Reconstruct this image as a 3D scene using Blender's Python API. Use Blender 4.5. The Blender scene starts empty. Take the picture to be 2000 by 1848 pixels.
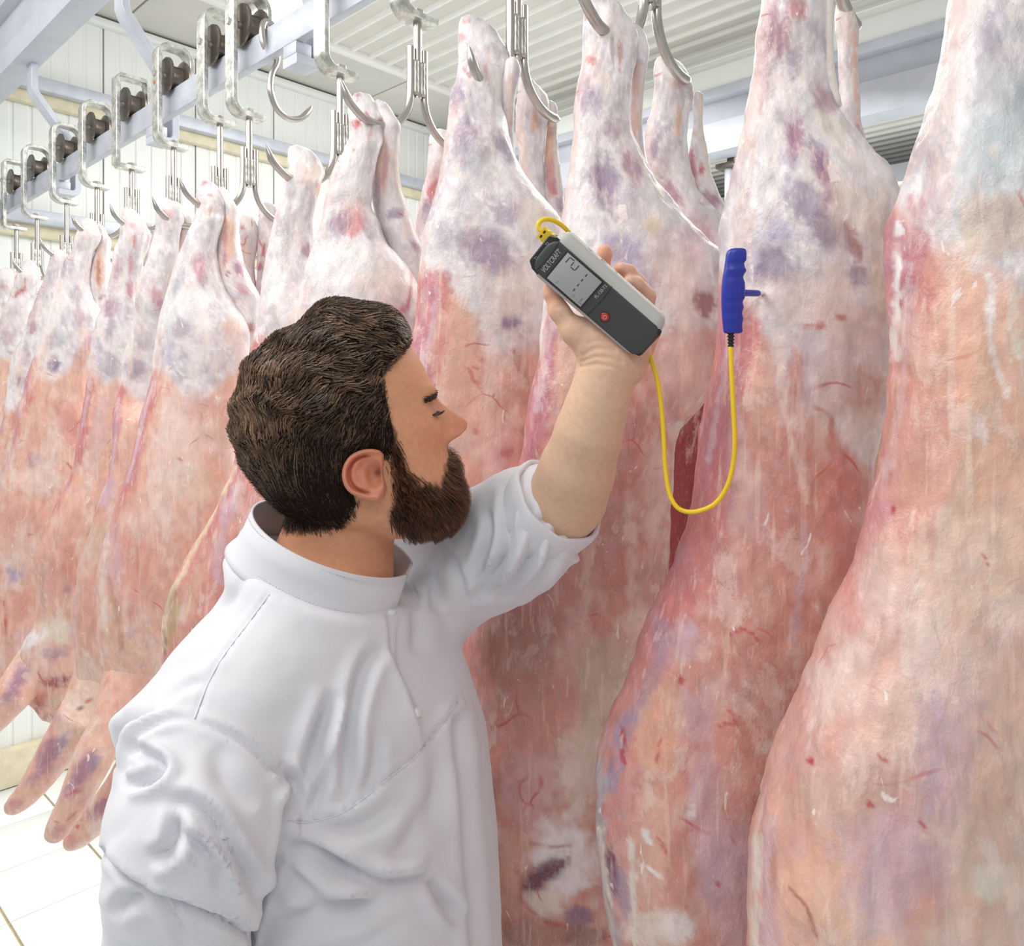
import bpy, bmesh, math, random
import numpy as np
from mathutils import Vector, Matrix
from mathutils.bvhtree import BVHTree

SC = bpy.context.scene
COL = SC.collection
# ------------------------------------------------------------------ camera, world, lights, exposure
EYE = 1.75
FPX = 1497.0
RIGHT = np.array([0.68306, -0.73039, 0.0])
FWD = np.array([0.73039, 0.68306, 0.0])
UP = np.array([0.0, 0.0, 1.0])
cam_d = bpy.data.cameras.new('camera')
cam_d.sensor_width = 36.0
cam_d.lens = FPX / 2000.0 * 36.0
cam_d.shift_y = (776 - 924) / 2000.0
cam_d.clip_start = 0.02
cam = bpy.data.objects.new('camera', cam_d)
COL.objects.link(cam)
m3 = Matrix((RIGHT, UP, -FWD)).transposed()
cam.matrix_world = Matrix.Translation((0, 0, EYE)) @ m3.to_4x4()
SC.camera = cam

w = bpy.data.worlds.new('world')
SC.world = w
w.use_nodes = True
w.node_tree.nodes['Background'].inputs[0].default_value = (0.93, 0.96, 1.0, 1)
w.node_tree.nodes['Background'].inputs[1].default_value = 0.58
SC.view_settings.view_transform = 'Standard'
SC.view_settings.look = 'None'
SC.view_settings.exposure = -0.32
SC.view_settings.gamma = 1.0
SC.view_settings.use_curve_mapping = False


def area(name, loc, target, sx, sy, power, color=(1, 0.98, 0.96)):
    d = bpy.data.lights.new(name, 'AREA')
    d.shape = 'RECTANGLE'
    d.size, d.size_y = sx, sy
    d.energy = power
    d.color = color
    o = bpy.data.objects.new(name, d)
    COL.objects.link(o)
    o.location = loc
    v = Vector(target) - Vector(loc)
    o.rotation_euler = v.to_track_quat('-Z', 'Y').to_euler()
    return o


area('ceiling_lamp_near', (-0.55, 1.35, 3.25), (0.6, 0.8, 1.1), 1.3, 0.8, 38)
area('fill_light_front', (-0.75, -0.55, 3.2), (0.75, 0.15, 1.0), 1.2, 0.8, 16)  # added fill from the camera side, no fitting there
area('ceiling_lamp_aisle', (-0.5, 2.9, 3.3), (0.8, 2.6, 1.0), 1.4, 1.0, 22)
area('ceiling_lamp_far', (2.4, 1.6, 3.2), (2.4, 2.4, 0.0), 1.2, 2.0, 90)
area('fill_light_right', (5.2, 1.0, 3.2), (5.2, 1.2, 0.0), 1.2, 2.0, 90)  # added fill to lift the dim right wall, no fitting there

# ------------------------------------------------------------------ small numeric helpers


def P(px, py, d):
    """Point seen at photograph pixel (px, py) at distance d in front of the camera plane."""
    px = np.asarray(px, float); py = np.asarray(py, float); d = np.asarray(d, float)
    r = (px - 1000.0) / FPX * d
    h = (776.0 - py) / FPX * d
    return (r[..., None] * RIGHT + d[..., None] * FWD + h[..., None] * UP + np.array([0, 0, EYE]))


def PX(co):
    q = co - np.array([0, 0, EYE])
    d = q @ FWD
    return 1000 + FPX * (q @ RIGHT) / d, 776 - FPX * q[..., 2] / d, d


def srgb(r, g, b):
    c = np.array([r, g, b], float) / 255.0
    return np.where(c <= 0.04045, c / 12.92, ((c + 0.055) / 1.055) ** 2.4)


def sstep(a, b, x):
    t = np.clip((x - a) / (b - a), 0, 1)
    return t * t * (3 - 2 * t)


def _hash(ix, iy, iz, seed):
    n = (ix.astype(np.int64) * 374761393 + iy.astype(np.int64) * 668265263 + iz.astype(np.int64) * 2147483647 + seed * 974634777) & 0xFFFFFFFF
    n = ((n ^ (n >> 13)) * 1274126177) & 0xFFFFFFFF
    n = n ^ (n >> 16)
    return (n & 0xFFFF) / 65535.0


def vnoise(p, seed=0):
    """value noise in -1..1 at points p (n,3)"""
    i = np.floor(p).astype(np.int64)
    f = p - i
    f = f * f * (3 - 2 * f)
    r = 0
    for dx in (0, 1):
        wx = f[:, 0] if dx else 1 - f[:, 0]
        for dy in (0, 1):
            wy = f[:, 1] if dy else 1 - f[:, 1]
            for dz in (0, 1):
                wz = f[:, 2] if dz else 1 - f[:, 2]
                r = r + _hash(i[:, 0] + dx, i[:, 1] + dy, i[:, 2] + dz, seed) * wx * wy * wz
    return r * 2 - 1


def fbm(p, seed=0, octv=3):
    r, a, s = 0, 1.0, 0.0
    for k in range(octv):
        r = r + a * vnoise(p * (2.03 ** k) + 17.3 * k, seed + k)
        s += a
        a *= 0.5
    return r / s


def pchip(xs, ys, x):
    """monotone cubic interpolation (ys may have columns)"""
    xs = np.asarray(xs, float); ys = np.asarray(ys, float)
    one = ys.ndim == 1
    if one:
        ys = ys[:, None]
    h = np.diff(xs)[:, None]
    dl = np.diff(ys, axis=0) / h
    m = np.zeros_like(ys)
    m[0], m[-1] = dl[0], dl[-1]
    if len(xs) > 2:
        w1 = 2 * h[1:] + h[:-1]; w2 = h[1:] + 2 * h[:-1]
        ok = dl[:-1] * dl[1:] > 0
        with np.errstate(divide='ignore', invalid='ignore'):
            hm = (w1 + w2) / (w1 / dl[:-1] + w2 / dl[1:])
        m[1:-1] = np.where(ok, hm, 0)
    x = np.asarray(x, float)
    k = np.clip(np.searchsorted(xs, x) - 1, 0, len(xs) - 2)
    hk = (xs[k + 1] - xs[k])
    t = np.clip((x - xs[k]) / hk, 0, 1)[:, None]
    hk = hk[:, None]
    r = ((1 + 2 * t) * (1 - t) ** 2 * ys[k] + t * (1 - t) ** 2 * hk * m[k] + t * t * (3 - 2 * t) * ys[k + 1] + t * t * (t - 1) * hk * m[k + 1])
    return r[:, 0] if one else r


def catmull(pts, n):
    p = np.asarray(pts, float)
    seg = np.linalg.norm(np.diff(p, axis=0), axis=1)
    s = np.concatenate([[0], np.cumsum(np.sqrt(seg))])
    t = np.linspace(0, s[-1], n)
    m = np.zeros_like(p)
    m[1:-1] = (p[2:] - p[:-2]) / (s[2:] - s[:-2])[:, None]
    m[0] = (p[1] - p[0]) / (s[1] - s[0]); m[-1] = (p[-1] - p[-2]) / (s[-1] - s[-2])
    k = np.clip(np.searchsorted(s, t) - 1, 0, len(p) - 2)
    h = (s[k + 1] - s[k]); u = ((t - s[k]) / h)[:, None]; h = h[:, None]
    return ((1 + 2 * u) * (1 - u) ** 2 * p[k] + u * (1 - u) ** 2 * h * m[k] + u * u * (3 - 2 * u) * p[k + 1] + u * u * (u - 1) * h * m[k + 1])


# ------------------------------------------------------------------ mesh helpers
class MB:
    def __init__(self):
        self.v, self.f, self.c, self.n = [], [], [], 0

    def add(self, v, f, c=None):
        v = np.asarray(v, float).reshape(-1, 3)
        self.v.append(v)
        self.f += [tuple(int(i) + self.n for i in q) for q in f]
        self.n += len(v)
        if c is not None:
            self.c.append(np.broadcast_to(np.asarray(c, float), (len(v), 3)))
        return self

    def grid(self, g, closed=True, cap0=True, cap1=True, c=None):
        """g: rows x columns x 3; columns wrap when closed"""
        n, k = g.shape[:2]
        f = []
        kk = k if closed else k - 1
        for i in range(n - 1):
            for j in range(kk):
                a, b = i * k + j, i * k + (j + 1) % k
                f.append((a, b, b + k, a + k))
        if closed and cap0:
            f.append(tuple(range(k - 1, -1, -1)))
        if closed and cap1:
            f.append(tuple(range((n - 1) * k, n * k)))
        return self.add(g.reshape(-1, 3), f, c)

    def tube(self, pts, rad, k=10, c=None, squash=1.0):
        pts = np.asarray(pts, float)
        n = len(pts)
        rad = np.broadcast_to(np.asarray(rad, float), (n,))
        t = np.gradient(pts, axis=0)
        t /= np.linalg.norm(t, axis=1)[:, None] + 1e-12
        ref = np.array([0.31, 0.17, 0.93]) if abs(t[0][2]) < 0.9 else np.array([0.93, 0.3, 0.1])
        nrm = np.cross(t[0], ref); nrm /= np.linalg.norm(nrm)
        g = np.zeros((n, k, 3))
        a = np.linspace(0, 2 * math.pi, k, endpoint=False)
        for i in range(n):
            nrm = nrm - t[i] * np.dot(nrm, t[i]); nrm /= np.linalg.norm(nrm)
            b = np.cross(t[i], nrm)
            g[i] = pts[i] + rad[i] * (np.cos(a)[:, None] * nrm + squash * np.sin(a)[:, None] * b)
        return self.grid(g, c=c)

    def box(self, x0, x1, y0, y1, z0, z1, bev=0.0):
        bm = bmesh.new()
        bmesh.ops.create_cube(bm, size=1)
        for v in bm.verts:
            v.co = Vector(((x0 + x1) / 2 + v.co.x * (x1 - x0), (y0 + y1) / 2 + v.co.y * (y1 - y0), (z0 + z1) / 2 + v.co.z * (z1 - z0)))
        if bev > 0:
            bmesh.ops.bevel(bm, geom=bm.edges[:], offset=bev, segments=2, affect='EDGES', profile=0.5)
        return self.bm(bm)

    def bm(self, bm, M=None):
        bm.verts.index_update()
        v = [(M @ q.co if M else q.co)[:] for q in bm.verts]
        f = [[q.index for q in fc.verts] for fc in bm.faces]
        bm.free()
        return self.add(np.array(v), f)

    def sweep(self, path, thick, y0, y1):
        """flat bar bent along an X-Z path, width along Y"""
        p = np.asarray(path, float)
        t = np.gradient(p, axis=0); t /= np.linalg.norm(t, axis=1)[:, None]
        nn = np.stack([-t[:, 1], t[:, 0]], 1) * thick / 2
        g = np.zeros((len(p), 8, 3))
        b = min(0.0016, thick * 0.3)
        yb = b if y1 > y0 else -b
        def row(s, y, sh):
            q = p + nn * s * sh
            return np.stack([q[:, 0], np.full(len(p), y), q[:, 1]], 1)
        k = 1 - 2 * b / thick
        for j, (s, y, sh) in enumerate([(1, y0 + yb, 1), (1, y1 - yb, 1), (1, y1, k), (-1, y1, k), (-1, y1 - yb, 1), (-1, y0 + yb, 1), (-1, y0, k), (1, y0, k)]):
            g[:, j] = row(s, y, sh)
        return self.grid(g)

    def build(self, name, mat, parent=None, smooth=True, loc=None):
        me = bpy.data.meshes.new(name)
        V = np.concatenate(self.v)
        if parent is not None and loc is None:
            loc0 = np.array(world_loc(parent))
            V = V - loc0
        elif loc is not None:
            V = V - np.asarray(loc)
        me.from_pydata(V.tolist(), [], self.f)
        if self.c:
            at = me.color_attributes.new('Col', 'FLOAT_COLOR', 'POINT')
            cc = np.concatenate(self.c)
            at.data.foreach_set('color', np.concatenate([cc, np.ones((len(cc), 1))], 1).astype(np.float32).ravel())
        if smooth:
            me.polygons.foreach_set('use_smooth', np.ones(len(me.polygons), bool))
        me.materials.append(mat)
        me.update()
        o = bpy.data.objects.new(name, me)
        COL.objects.link(o)
        if parent is not None:
            o.parent = parent
        elif loc is not None:
            o.location = loc
        if smooth == 'auto':
            me.set_sharp_from_angle(angle=math.radians(38))
        return o


def world_loc(o):
    v = Vector((0, 0, 0))
    while o is not None:
        v = v + o.location
        o = o.parent
    return v


def thing(name, label, cat, loc=(0, 0, 0), group=None):
    o = bpy.data.objects.new(name, None)
    o.empty_display_size = 0.05
    COL.objects.link(o)
    o.location = loc
    tag(o, label, cat, group)
    return o


def tag(o, label, cat, group=None):
    o['label'] = label
    o['category'] = cat
    if group:
        o['group'] = group
    return o


def struct(o):
    o['kind'] = 'structure'
    return o


# ------------------------------------------------------------------ materials
class NT:
    def __init__(self, name, rough=0.5, spec=0.5, metal=0.0, color=(0.8, 0.8, 0.8)):
        self.m = bpy.data.materials.new(name)
        self.m.use_nodes = True
        self.t = self.m.node_tree
        self.b = self.t.nodes['Principled BSDF']
        self.b.inputs['Roughness'].default_value = rough
        self.b.inputs['Specular IOR Level'].default_value = spec
        self.b.inputs['Metallic'].default_value = metal
        self.b.inputs['Base Color'].default_value = (*color, 1)
        self.co = None

    def n(self, typ, **kw):
        q = self.t.nodes.new(typ)
        for k, v in kw.items():
            setattr(q, k, v)
        return q

    def l(self, a, b):
        self.t.links.new(a, b)

    def coords(self):
        if self.co is None:
            self.co = self.n('ShaderNodeTexCoord').outputs['Object']
        return self.co

    def noise(self, scale, detail=3.0, rough=0.55, stretch=None, dist=0.0):
        c = self.coords()
        if stretch:
            mp = self.n('ShaderNodeMapping')
            mp.inputs['Scale'].default_value = stretch
            self.l(c, mp.inputs['Vector']); c = mp.outputs[0]
        q = self.n('ShaderNodeTexNoise')
        q.inputs['Scale'].default_value = scale
        q.inputs['Detail'].default_value = detail
        q.inputs['Roughness'].default_value = rough
        q.inputs['Distortion'].default_value = dist
        self.l(c, q.inputs['Vector'])
        return q.outputs[0]

    def ramp(self, fac, a, b, ca=0.0, cb=1.0):
        q = self.n('ShaderNodeMapRange')
        q.inputs[1].default_value = a; q.inputs[2].default_value = b
        q.inputs[3].default_value = ca; q.inputs[4].default_value = cb
        self.l(fac, q.inputs[0])
        return q.outputs[0]

    def mix(self, fac, a, b, mode='MIX'):
        q = self.n('ShaderNodeMix', data_type='RGBA', blend_type=mode)
        for s, v in ((q.inputs[0], fac), (q.inputs[6], a), (q.inputs[7], b)):
            if hasattr(v, 'is_linked') or hasattr(v, 'links'):
                self.l(v, s)
            elif isinstance(v, (int, float)):
                s.default_value = v
            else:
                s.default_value = (*v, 1)
        return q.outputs[2]

    def bump(self, h, strength, dist, prev=None):
        q = self.n('ShaderNodeBump')
        q.inputs['Strength'].default_value = strength
        q.inputs['Distance'].default_value = dist
        self.l(h, q.inputs['Height'])
        if prev is not None:
            self.l(prev, q.inputs['Normal'])
        self.l(q.outputs[0], self.b.inputs['Normal'])
        return q.outputs[0]

    def color(self, s):
        self.l(s, self.b.inputs['Base Color'])
        return self


def plain(name, rgb, rough=0.5, metal=0.0, spec=0.5, var=0.08, scale=20, bump=0.0):
    q = NT(name, rough, spec, metal)
    c = srgb(*rgb)
    q.color(q.mix(q.ramp(q.noise(scale, 4), 0.3, 0.7), tuple(c * (1 - var)), tuple(np.minimum(c * (1 + var), 1))))
    if bump:
        q.bump(q.noise(scale * 6, 3), 0.3, bump)
    return q.m


M_METAL = NT('galvanised_steel', 0.34, 0.5, 0.78)
M_METAL.color(M_METAL.mix(M_METAL.ramp(M_METAL.noise(38, 5, 0.7), 0.4, 0.62), tuple(srgb(176, 176, 168)), tuple(srgb(232, 232, 226))))
M_METAL.bump(M_METAL.noise(120, 3), 0.25, 0.002)
M_METAL = M_METAL.m
M_HOOK = plain('stainless_hook_steel', (196, 190, 184), 0.28, 0.9, var=0.1, scale=30)
M_WHEEL = plain('worn_roller_steel', (120, 112, 104), 0.35, 0.85, var=0.35, scale=30)
M_RAIL = plain('painted_rail_grey', (198, 202, 212), 0.45, 0.2, var=0.1, scale=16, bump=0.001)
M_BEAM = plain('painted_beam_grey', (204, 208, 218), 0.5, 0.0, var=0.06, scale=9, bump=0.001)
M_WALL = plain('cold_room_wall_white', (240, 243, 239), 0.45, 0.0, var=0.02, scale=3)
M_SEAM = plain('wall_seam_grey', (206, 210, 204), 0.6, 0.0, var=0.02, scale=3)  # grey of the joints between wall panels
M_CEIL = plain('cream_ceiling_panel', (220, 217, 209), 0.55, 0.0, var=0.05, scale=4)
M_CEILW = plain('white_ceiling_sheet', (242, 241, 236), 0.4, 0.0, var=0.03, scale=5)
M_TILE = plain('white_floor_tile', (246, 251, 251), 0.25, 0.0, var=0.01, scale=6)
M_GROUT = plain('tan_grout', (186, 172, 132), 0.8, 0.0, var=0.15, scale=40)
M_BASE = plain('cream_kerb', (226, 216, 186), 0.5, 0.0, var=0.12, scale=14)


def emis(name, rgb, s):
    q = NT(name)
    q.b.inputs['Emission Color'].default_value = (*rgb, 1)
    q.b.inputs['Emission Strength'].default_value = s
    return q.m


M_LAMP = emis('lamp_tube_glow', (1, 1, 1), 5.0)
# ------------------------------------------------------------------ the room
Z = lambda h: EYE + h
WY = 4.05
CEIL = Z(1.86)


def mesh_box(name, mat, *a, bev=0.0, parent=None, smooth='auto'):
    return MB().box(*a, bev=bev).build(name, mat, parent, smooth)


floor = struct(mesh_box('floor', M_TILE, -3, 7.2, -2.5, WY + 0.1, -0.12, -0.012))
mesh_box('grout_bed', M_GROUT, -1.0, 3.8, 1.0, WY, -0.012, -0.006, parent=floor)
ts = 0.34
for i in range(-2, 12):
    for j in range(0, 9):
        x0 = -0.30 + i * ts; y1 = WY - 0.06 - j * ts
        wide = 0.004
        if i == -2 and j == 0:
            tl = MB().box(0, ts - 0.009, 0, ts - 0.005, 0, 0.012, bev=0.0012).build('tile', M_TILE, floor, 'auto')
            tile0 = tl
        else:
            tl = bpy.data.objects.new('tile', tile0.data)
            COL.objects.link(tl); tl.parent = floor
        tl.location = (x0 + wide, y1 - ts, -0.012)
wall_b = struct(mesh_box('wall_back', M_SEAM, -3, 7.2, WY, WY + 0.1, 0, CEIL))
pw = 0.46
for i in range(-2, 13):
    mb = MB()
    # shallow ribbed sandwich panel
    xs, ys = [], []
    nr = 6
    for r in range(nr):
        u0 = r * pw / nr
        for du, dy in ((0.004, 0), (0.058, 0), (0.064, 0.004), (pw / nr - 0.0025, 0.004)):
            xs.append(u0 + du); ys.append(dy)
    g = np.zeros((2, len(xs), 3))
    for r, zz in enumerate((0.0, 3.608)):
        g[r, :, 0] = xs; g[r, :, 1] = np.array(ys) - 0.008; g[r, :, 2] = zz
    if i == -2:
        mb.grid(g, closed=False)
        pn = mb.build('panel', M_WALL, wall_b, smooth=False, loc=(0, 0, 0)); pan0 = pn
    else:
        pn = bpy.data.objects.new('panel', pan0.data); COL.objects.link(pn); pn.parent = wall_b
    pn.location = (i * pw, WY, 0)
wall_r = struct(mesh_box('wall_right', M_WALL, 7.1, 7.2, -2.5, WY, 0, CEIL))
struct(mesh_box('baseboard_back', M_BASE, -3, 7.1, WY - 0.07, WY - 0.012, 0, 0.17, bev=0.012))
# ceiling: flat cream strip next to the back wall, profiled sheet over the rest
ceil = struct(mesh_box('ceiling', M_CEIL, -3, 7.2, -2.5, WY + 0.1, CEIL + 0.02, CEIL + 0.1))
for k in range(7):
    mesh_box('panel', M_CEIL, -2.8 + k * 1.42, -2.8 + k * 1.42 + 1.41, 3.47, WY + 0.02, CEIL, CEIL + 0.03, bev=0.003, parent=ceil)
pit = 0.118
mesh_box('flat_sheet', M_CEIL, -3, 7.1, -2.5, 3.44, CEIL + 0.004, CEIL + 0.03, parent=ceil)
rib0 = None
for k in range(85):
    x = -2.9 + k * pit
    if rib0 is None:
        # raised rib with sloping flanks
        pr_ = np.array([(-0.016, 0.004), (-0.007, -0.013), (0.007, -0.013), (0.016, 0.004)])
        g = np.zeros((2, 4, 3))
        for r, yy in enumerate((3.44, -2.5)):
            g[r, :, 0] = pr_[:, 0]; g[r, :, 1] = yy; g[r, :, 2] = pr_[:, 1]
        rib = MB().grid(g).build('rib', M_CEILW, ceil, smooth=False, loc=(0, 0, 0)); rib0 = rib
    else:
        rib = bpy.data.objects.new('rib', rib0.data); COL.objects.link(rib); rib.parent = ceil
    rib.location = (x, 0, CEIL)
struct(mesh_box('trim_1', M_CEILW, -3, 7.1, 3.42, 3.47, CEIL - 0.03, CEIL + 0.01, bev=0.006))
struct(mesh_box('trim_2', M_WALL, -3, 7.1, WY - 0.05, WY, CEIL - 0.05, CEIL - 0.01, bev=0.01))
# wall rails along the back wall
for k, h in enumerate((1.40, 0.79)):
    mb = MB().box(-3, 7.1, WY - 0.10, WY - 0.05, Z(h), Z(h) + 0.062, bev=0.004)
    o = struct(mb.build('trim_%d' % (3 + k), M_RAIL, None, 'auto'))
    mb = MB().box(-3, 7.1, WY - 0.05, WY - 0.006, Z(h) - 0.055, Z(h) + 0.02, bev=0.012)
    mb.build('rail_strip', M_BASE, o, 'auto')  # cream strip set behind and below each rail
# corner post at the far left of the back wall
struct(mesh_box('trim_5', M_RAIL, 0.715, 0.80, WY - 0.2, WY - 0.11, 0.0, Z(1.30), bev=0.004))


# overhead steel beams (I sections running along the line of the carcasses)
def ibeam(n, x0, x1, h0, h1, tl, web, y0, y1, top=True):
    mb = MB().box(x0, x1, y0, y1, Z(h0), Z(h0 + tl), bev=0.004)
    xm = (x0 + x1) / 2
    mb.box(xm - web / 2, xm + web / 2, y0, y1, Z(h0 + tl), Z(h1))
    mb.box(x0 - 0.01, x1 + 0.01, y0, y1, Z(h1), Z(h1 + 0.05), bev=0.004)
    return struct(mb.build('trim_%d' % n, M_BEAM, None, 'auto'))


ibeam(6, 0.80, 0.885, 1.23, 1.47, 0.085, 0.02, -2.3, WY - 0.02)
ibeam(7, 3.50, 3.64, 1.23, 1.50, 0.15, 0.03, -2.3, WY - 0.02)
o = struct(mesh_box('trim_8', M_WALL, 3.50, 3.76, -2.3, WY - 0.02, Z(1.52), Z(1.655), bev=0.008))
struct(mesh_box('trim_9', M_BEAM, 5.7, 5.85, -2.3, WY - 0.02, Z(1.47), Z(1.62), bev=0.006))
o = struct(mesh_box('trim_10', M_BEAM, 5.86, 6.9, -2.3, WY - 0.02, Z(1.30), Z(1.42), bev=0.006))
# hanger post below the right beam
hp = thing('hanger_post', 'pale blue round post hanging from a dark bracket under the long right beam', 'post', P(1423, 360, 4.0))
c = P(1423, 360, 4.0)
mb = MB().tube([(c[0], c[1], Z(1.19)), (c[0], c[1], Z(0.70))], 0.021, 14)
mb.build('tube', M_BEAM, hp, 'auto')
mb = MB().box(c[0] - 0.05, c[0] + 0.05, c[1] - 0.05, c[1] + 0.05, Z(1.19), Z(1.215), bev=0.003)
mb.box(c[0] - 0.02, c[0] + 0.10, c[1] - 0.04, c[1] + 0.0, Z(1.215), Z(1.30), bev=0.003)
mb.build('bracket', M_WHEEL, hp, 'auto')
mb = MB().box(c[0] - 0.04, c[0] + 0.04, c[1] - 0.04, c[1] + 0.04, Z(0.68), Z(0.70), bev=0.003)
mb.build('base_plate', M_WHEEL, hp, 'auto')


# fluorescent lights on the ceiling
def ceiling_light(x, y0, y1, label):
    t = thing('ceiling_light', label, 'lamp', (x, (y0 + y1) / 2, CEIL - 0.02))
    MB().box(x - 0.07, x + 0.07, y0, y1, CEIL - 0.05, CEIL - 0.02, bev=0.006).build('housing', M_CEILW, t, 'auto')
    q = MB()
    for s in (-0.03, 0.03):
        q.tube([(x + s, y0 + 0.03, CEIL - 0.065), (x + s, y1 - 0.03, CEIL - 0.065)], 0.014, 10)
    q.build('tube', M_LAMP, t)
    return t


ceiling_light(1.86, 2.35, 3.42, 'bright white fluorescent light on the ceiling above the near trolleys')

# ------------------------------------------------------------------ overhead rail with brackets
XR = 0.95
R0, R1 = 0.815, 0.884      # bottom and top of the rail, above the eye
rail = thing('overhead_rail', 'long pale grey flat steel rail that carries the hook trolleys', 'rail', (XR, 1.5, Z(R0)))
MB().box(XR - 0.011, XR + 0.011, -0.6, WY - 0.012, Z(R0), Z(R1), bev=0.002).build('bar', M_RAIL, rail, 'auto')


def arc(cx, cz, r, a0, a1, n=9):
    a = np.radians(np.linspace(a0, a1, n))
    return [(cx + r * math.cos(t), cz + r * math.sin(t)) for t in a]


for yb in (-0.2, 0.745, 1.58, 2.37, 3.235):
    # J bracket: down from the beam, cranked beyond the rail, hooked under it
    path = [(0.86, Z(1.235)), (0.86, Z(1.14)), (0.868, Z(1.12)), (0.985, Z(0.97)), (1.0, Z(0.945)), (1.005, Z(0.92)), (1.005, Z(0.80))] + arc(0.985, Z(0.795), 0.02, 0, -90, 6) + [(0.945, Z(0.775)), (0.94, Z(0.775))]
    MB().sweep(path, 0.022, yb - 0.03, yb + 0.03).build('bracket', M_RAIL, rail, 'auto')
    MB().box(XR - 0.011, XR + 0.03, yb - 0.028, yb + 0.028, Z(0.786), Z(R0), bev=0.002).build('saddle', M_RAIL, rail, 'auto')


def hook_pts(s, y, zb, kx=1.0):
    """round-bar hook in the X-Z plane; s=-1 towards the viewer, +1 away"""
    pts = [(XR + s * 0.016, y, Z(zb + 0.06)), (XR + s * 0.016, y, Z(zb)), (XR + s * 0.017, y, Z(zb - 0.03))]
    cx, r = XR + s * 0.097, 0.08
    for a in range(8, 120 if s < 0 else 112, 12):
        t = math.radians(a)
        pts.append((cx - s * r * math.cos(t), y, Z(zb - 0.03 - r * math.sin(t) * 0.98)))
    pts += [(XR + s * 0.160, y, Z(zb - 0.078)), (XR + s * 0.174, y, Z(zb - 0.048))] if s < 0 else []
    pts = [(XR + (p[0] - XR) * (1 if i < 3 else 1 + (kx - 1) * min(1, (i - 2) / 3)), p[1], p[2]) for i, p in enumerate(pts)]
    return catmull(pts, 40)


def trolley(y, label, shape='round', zb=0.60, bot=0.724, kx=1.0):
    """roller on the rail, bent strap, spindle and twin hook"""
    t = thing('hook_trolley', label, 'trolley', (XR, y, Z(R1)), 'hook trolleys on the overhead rail')
    hw = 0.021
    ax = R1 + 0.050
    X0, X1 = XR - 0.047, XR + 0.045
    top = R1 + 0.122
    if shape == 'round':
        p = [(X1, Z(ax - 0.03)), (X1, Z(top - 0.04))] + arc(X1 - 0.035, Z(top - 0.035), 0.035, 0, 90, 7) + arc(X0 + 0.03, Z(top - 0.03), 0.03, 90, 180, 7)
    else:
        p = [(X1, Z(ax - 0.03)), (X1, Z(top - 0.012)), (X1 - 0.008, Z(top)), (X0 + 0.008, Z(top)), (X0, Z(top - 0.008))]
    p += [(X0, Z(0.85)), (X0, Z(bot + 0.03))] + (arc(X0 + 0.03, Z(bot + 0.03), 0.03, 180, 270, 7) if shape == 'round' else [(X0, Z(bot + 0.006)), (X0 + 0.006, Z(bot))]) + [(XR, Z(bot)), (XR + 0.035, Z(bot))]
    MB().sweep(p, 0.013, y - hw, y + hw).build('strap', M_METAL, t, 'auto')
    # grooved roller
    prof = [(-0.026, 0.012), (-0.026, 0.052), (-0.021, 0.053), (-0.0135, 0.035), (0, 0.0335), (0.0135, 0.035), (0.021, 0.053), (0.026, 0.052), (0.026, 0.012)]
    a = np.linspace(0, 2 * math.pi, 28, endpoint=False)
    g = np.zeros((len(prof), 28, 3))
    for i, (dx, r) in enumerate(prof):
        g[i] = np.stack([np.full(28, XR + dx), y + r * np.cos(a), Z(R1 + 0.0365) + r * np.sin(a)], 1)
    wh = MB().grid(g).build('wheel', M_WHEEL, t, 'auto')
    MB().tube([(X0 - 0.012, y, Z(R1 + 0.0365)), (X1 + 0.006, y, Z(R1 + 0.0365))], 0.0085, 12).build('axle_bolt', M_METAL, t, 'auto')
    MB().tube([(XR, y, Z(bot + 0.018)), (XR, y, Z(zb - 0.035))], 0.0085, 12).build('spindle', M_HOOK, t, 'auto')
    MB().tube([(XR, y, Z(bot + 0.004)), (XR, y, Z(bot + 0.016))], 0.014, 6).build('nut', M_METAL, t, 'auto')
    wd = MB()
    for s in (-1, 1):
        n = 14
        zz = np.linspace(Z(zb - 0.03), Z(zb + 0.035), n)
        rr = 0.0062 + 0.0006 * np.sin(np.arange(n) * 2.3) ** 2
        wd.tube(np.stack([np.full(n, XR + s * 0.008), np.full(n, y - 0.004), zz], 1), rr, 8)
    wd.build('weld_bead', M_METAL, t)
    for s in (-1, 1):
        pts = hook_pts(s, y, zb, kx if s < 0 else 1.0)
        r = np.full(40, 0.0078)
        r[-3:] = (0.006, 0.0035, 0.0006)
        MB().tube(pts, r, 10).build('hook', M_HOOK, t, 'auto')
    return t


TY = [-0.07, 0.36, 0.614, 0.877, 1.137, 1.393, 1.787, 1.943, 2.226, 2.536, 2.84, 3.154, 3.51, 3.80]
TN = ['twin hook trolley off the top right, carrying the nearest carcass', 'twin hook trolley that carries the carcass with the blue probe',
      'twin hook trolley above the carcass right behind the thermometer', 'twin hook trolley above the carcass left of the thermometer',
      'twin hook trolley whose rounded foot shows at the top of the picture', 'twin hook trolley with the strap that crosses the rail end on',
      'round topped trolley beside the empty S hook', 'round topped trolley partly behind the one next to the S hook',
      'round topped trolley with an orange paint mark', 'square topped trolley in the middle of the row',
      'round topped trolley just left of the square topped one', 'round topped trolley in front of the far rail bracket',
      'small round topped trolley second from the left edge', 'small dark trolley at the left edge by the back wall']
for i, (y, n) in enumerate(zip(TY, TN)):
    t = trolley(y, n, 'square' if i in (9, 13) else 'round', [.6, .6, .6, .605, .607, .55, .56, .545, .576, .60, .57, .54, .56, .56][i], 0.724 - {5: 0.03, 6: 0.022}.get(i, 0), 0.64 if i == 3 else 1.0)
    if i == 8:
        MB().tube([(XR - 0.0538, y + 0.004, Z(R1 + 0.012)), (XR - 0.0545, y + 0.004, Z(R1 + 0.012))], 0.006, 10).build('paint_mark', plain('orange_paint', (226, 120, 60)), t)['label'] = 'orange paint mark'

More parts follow.
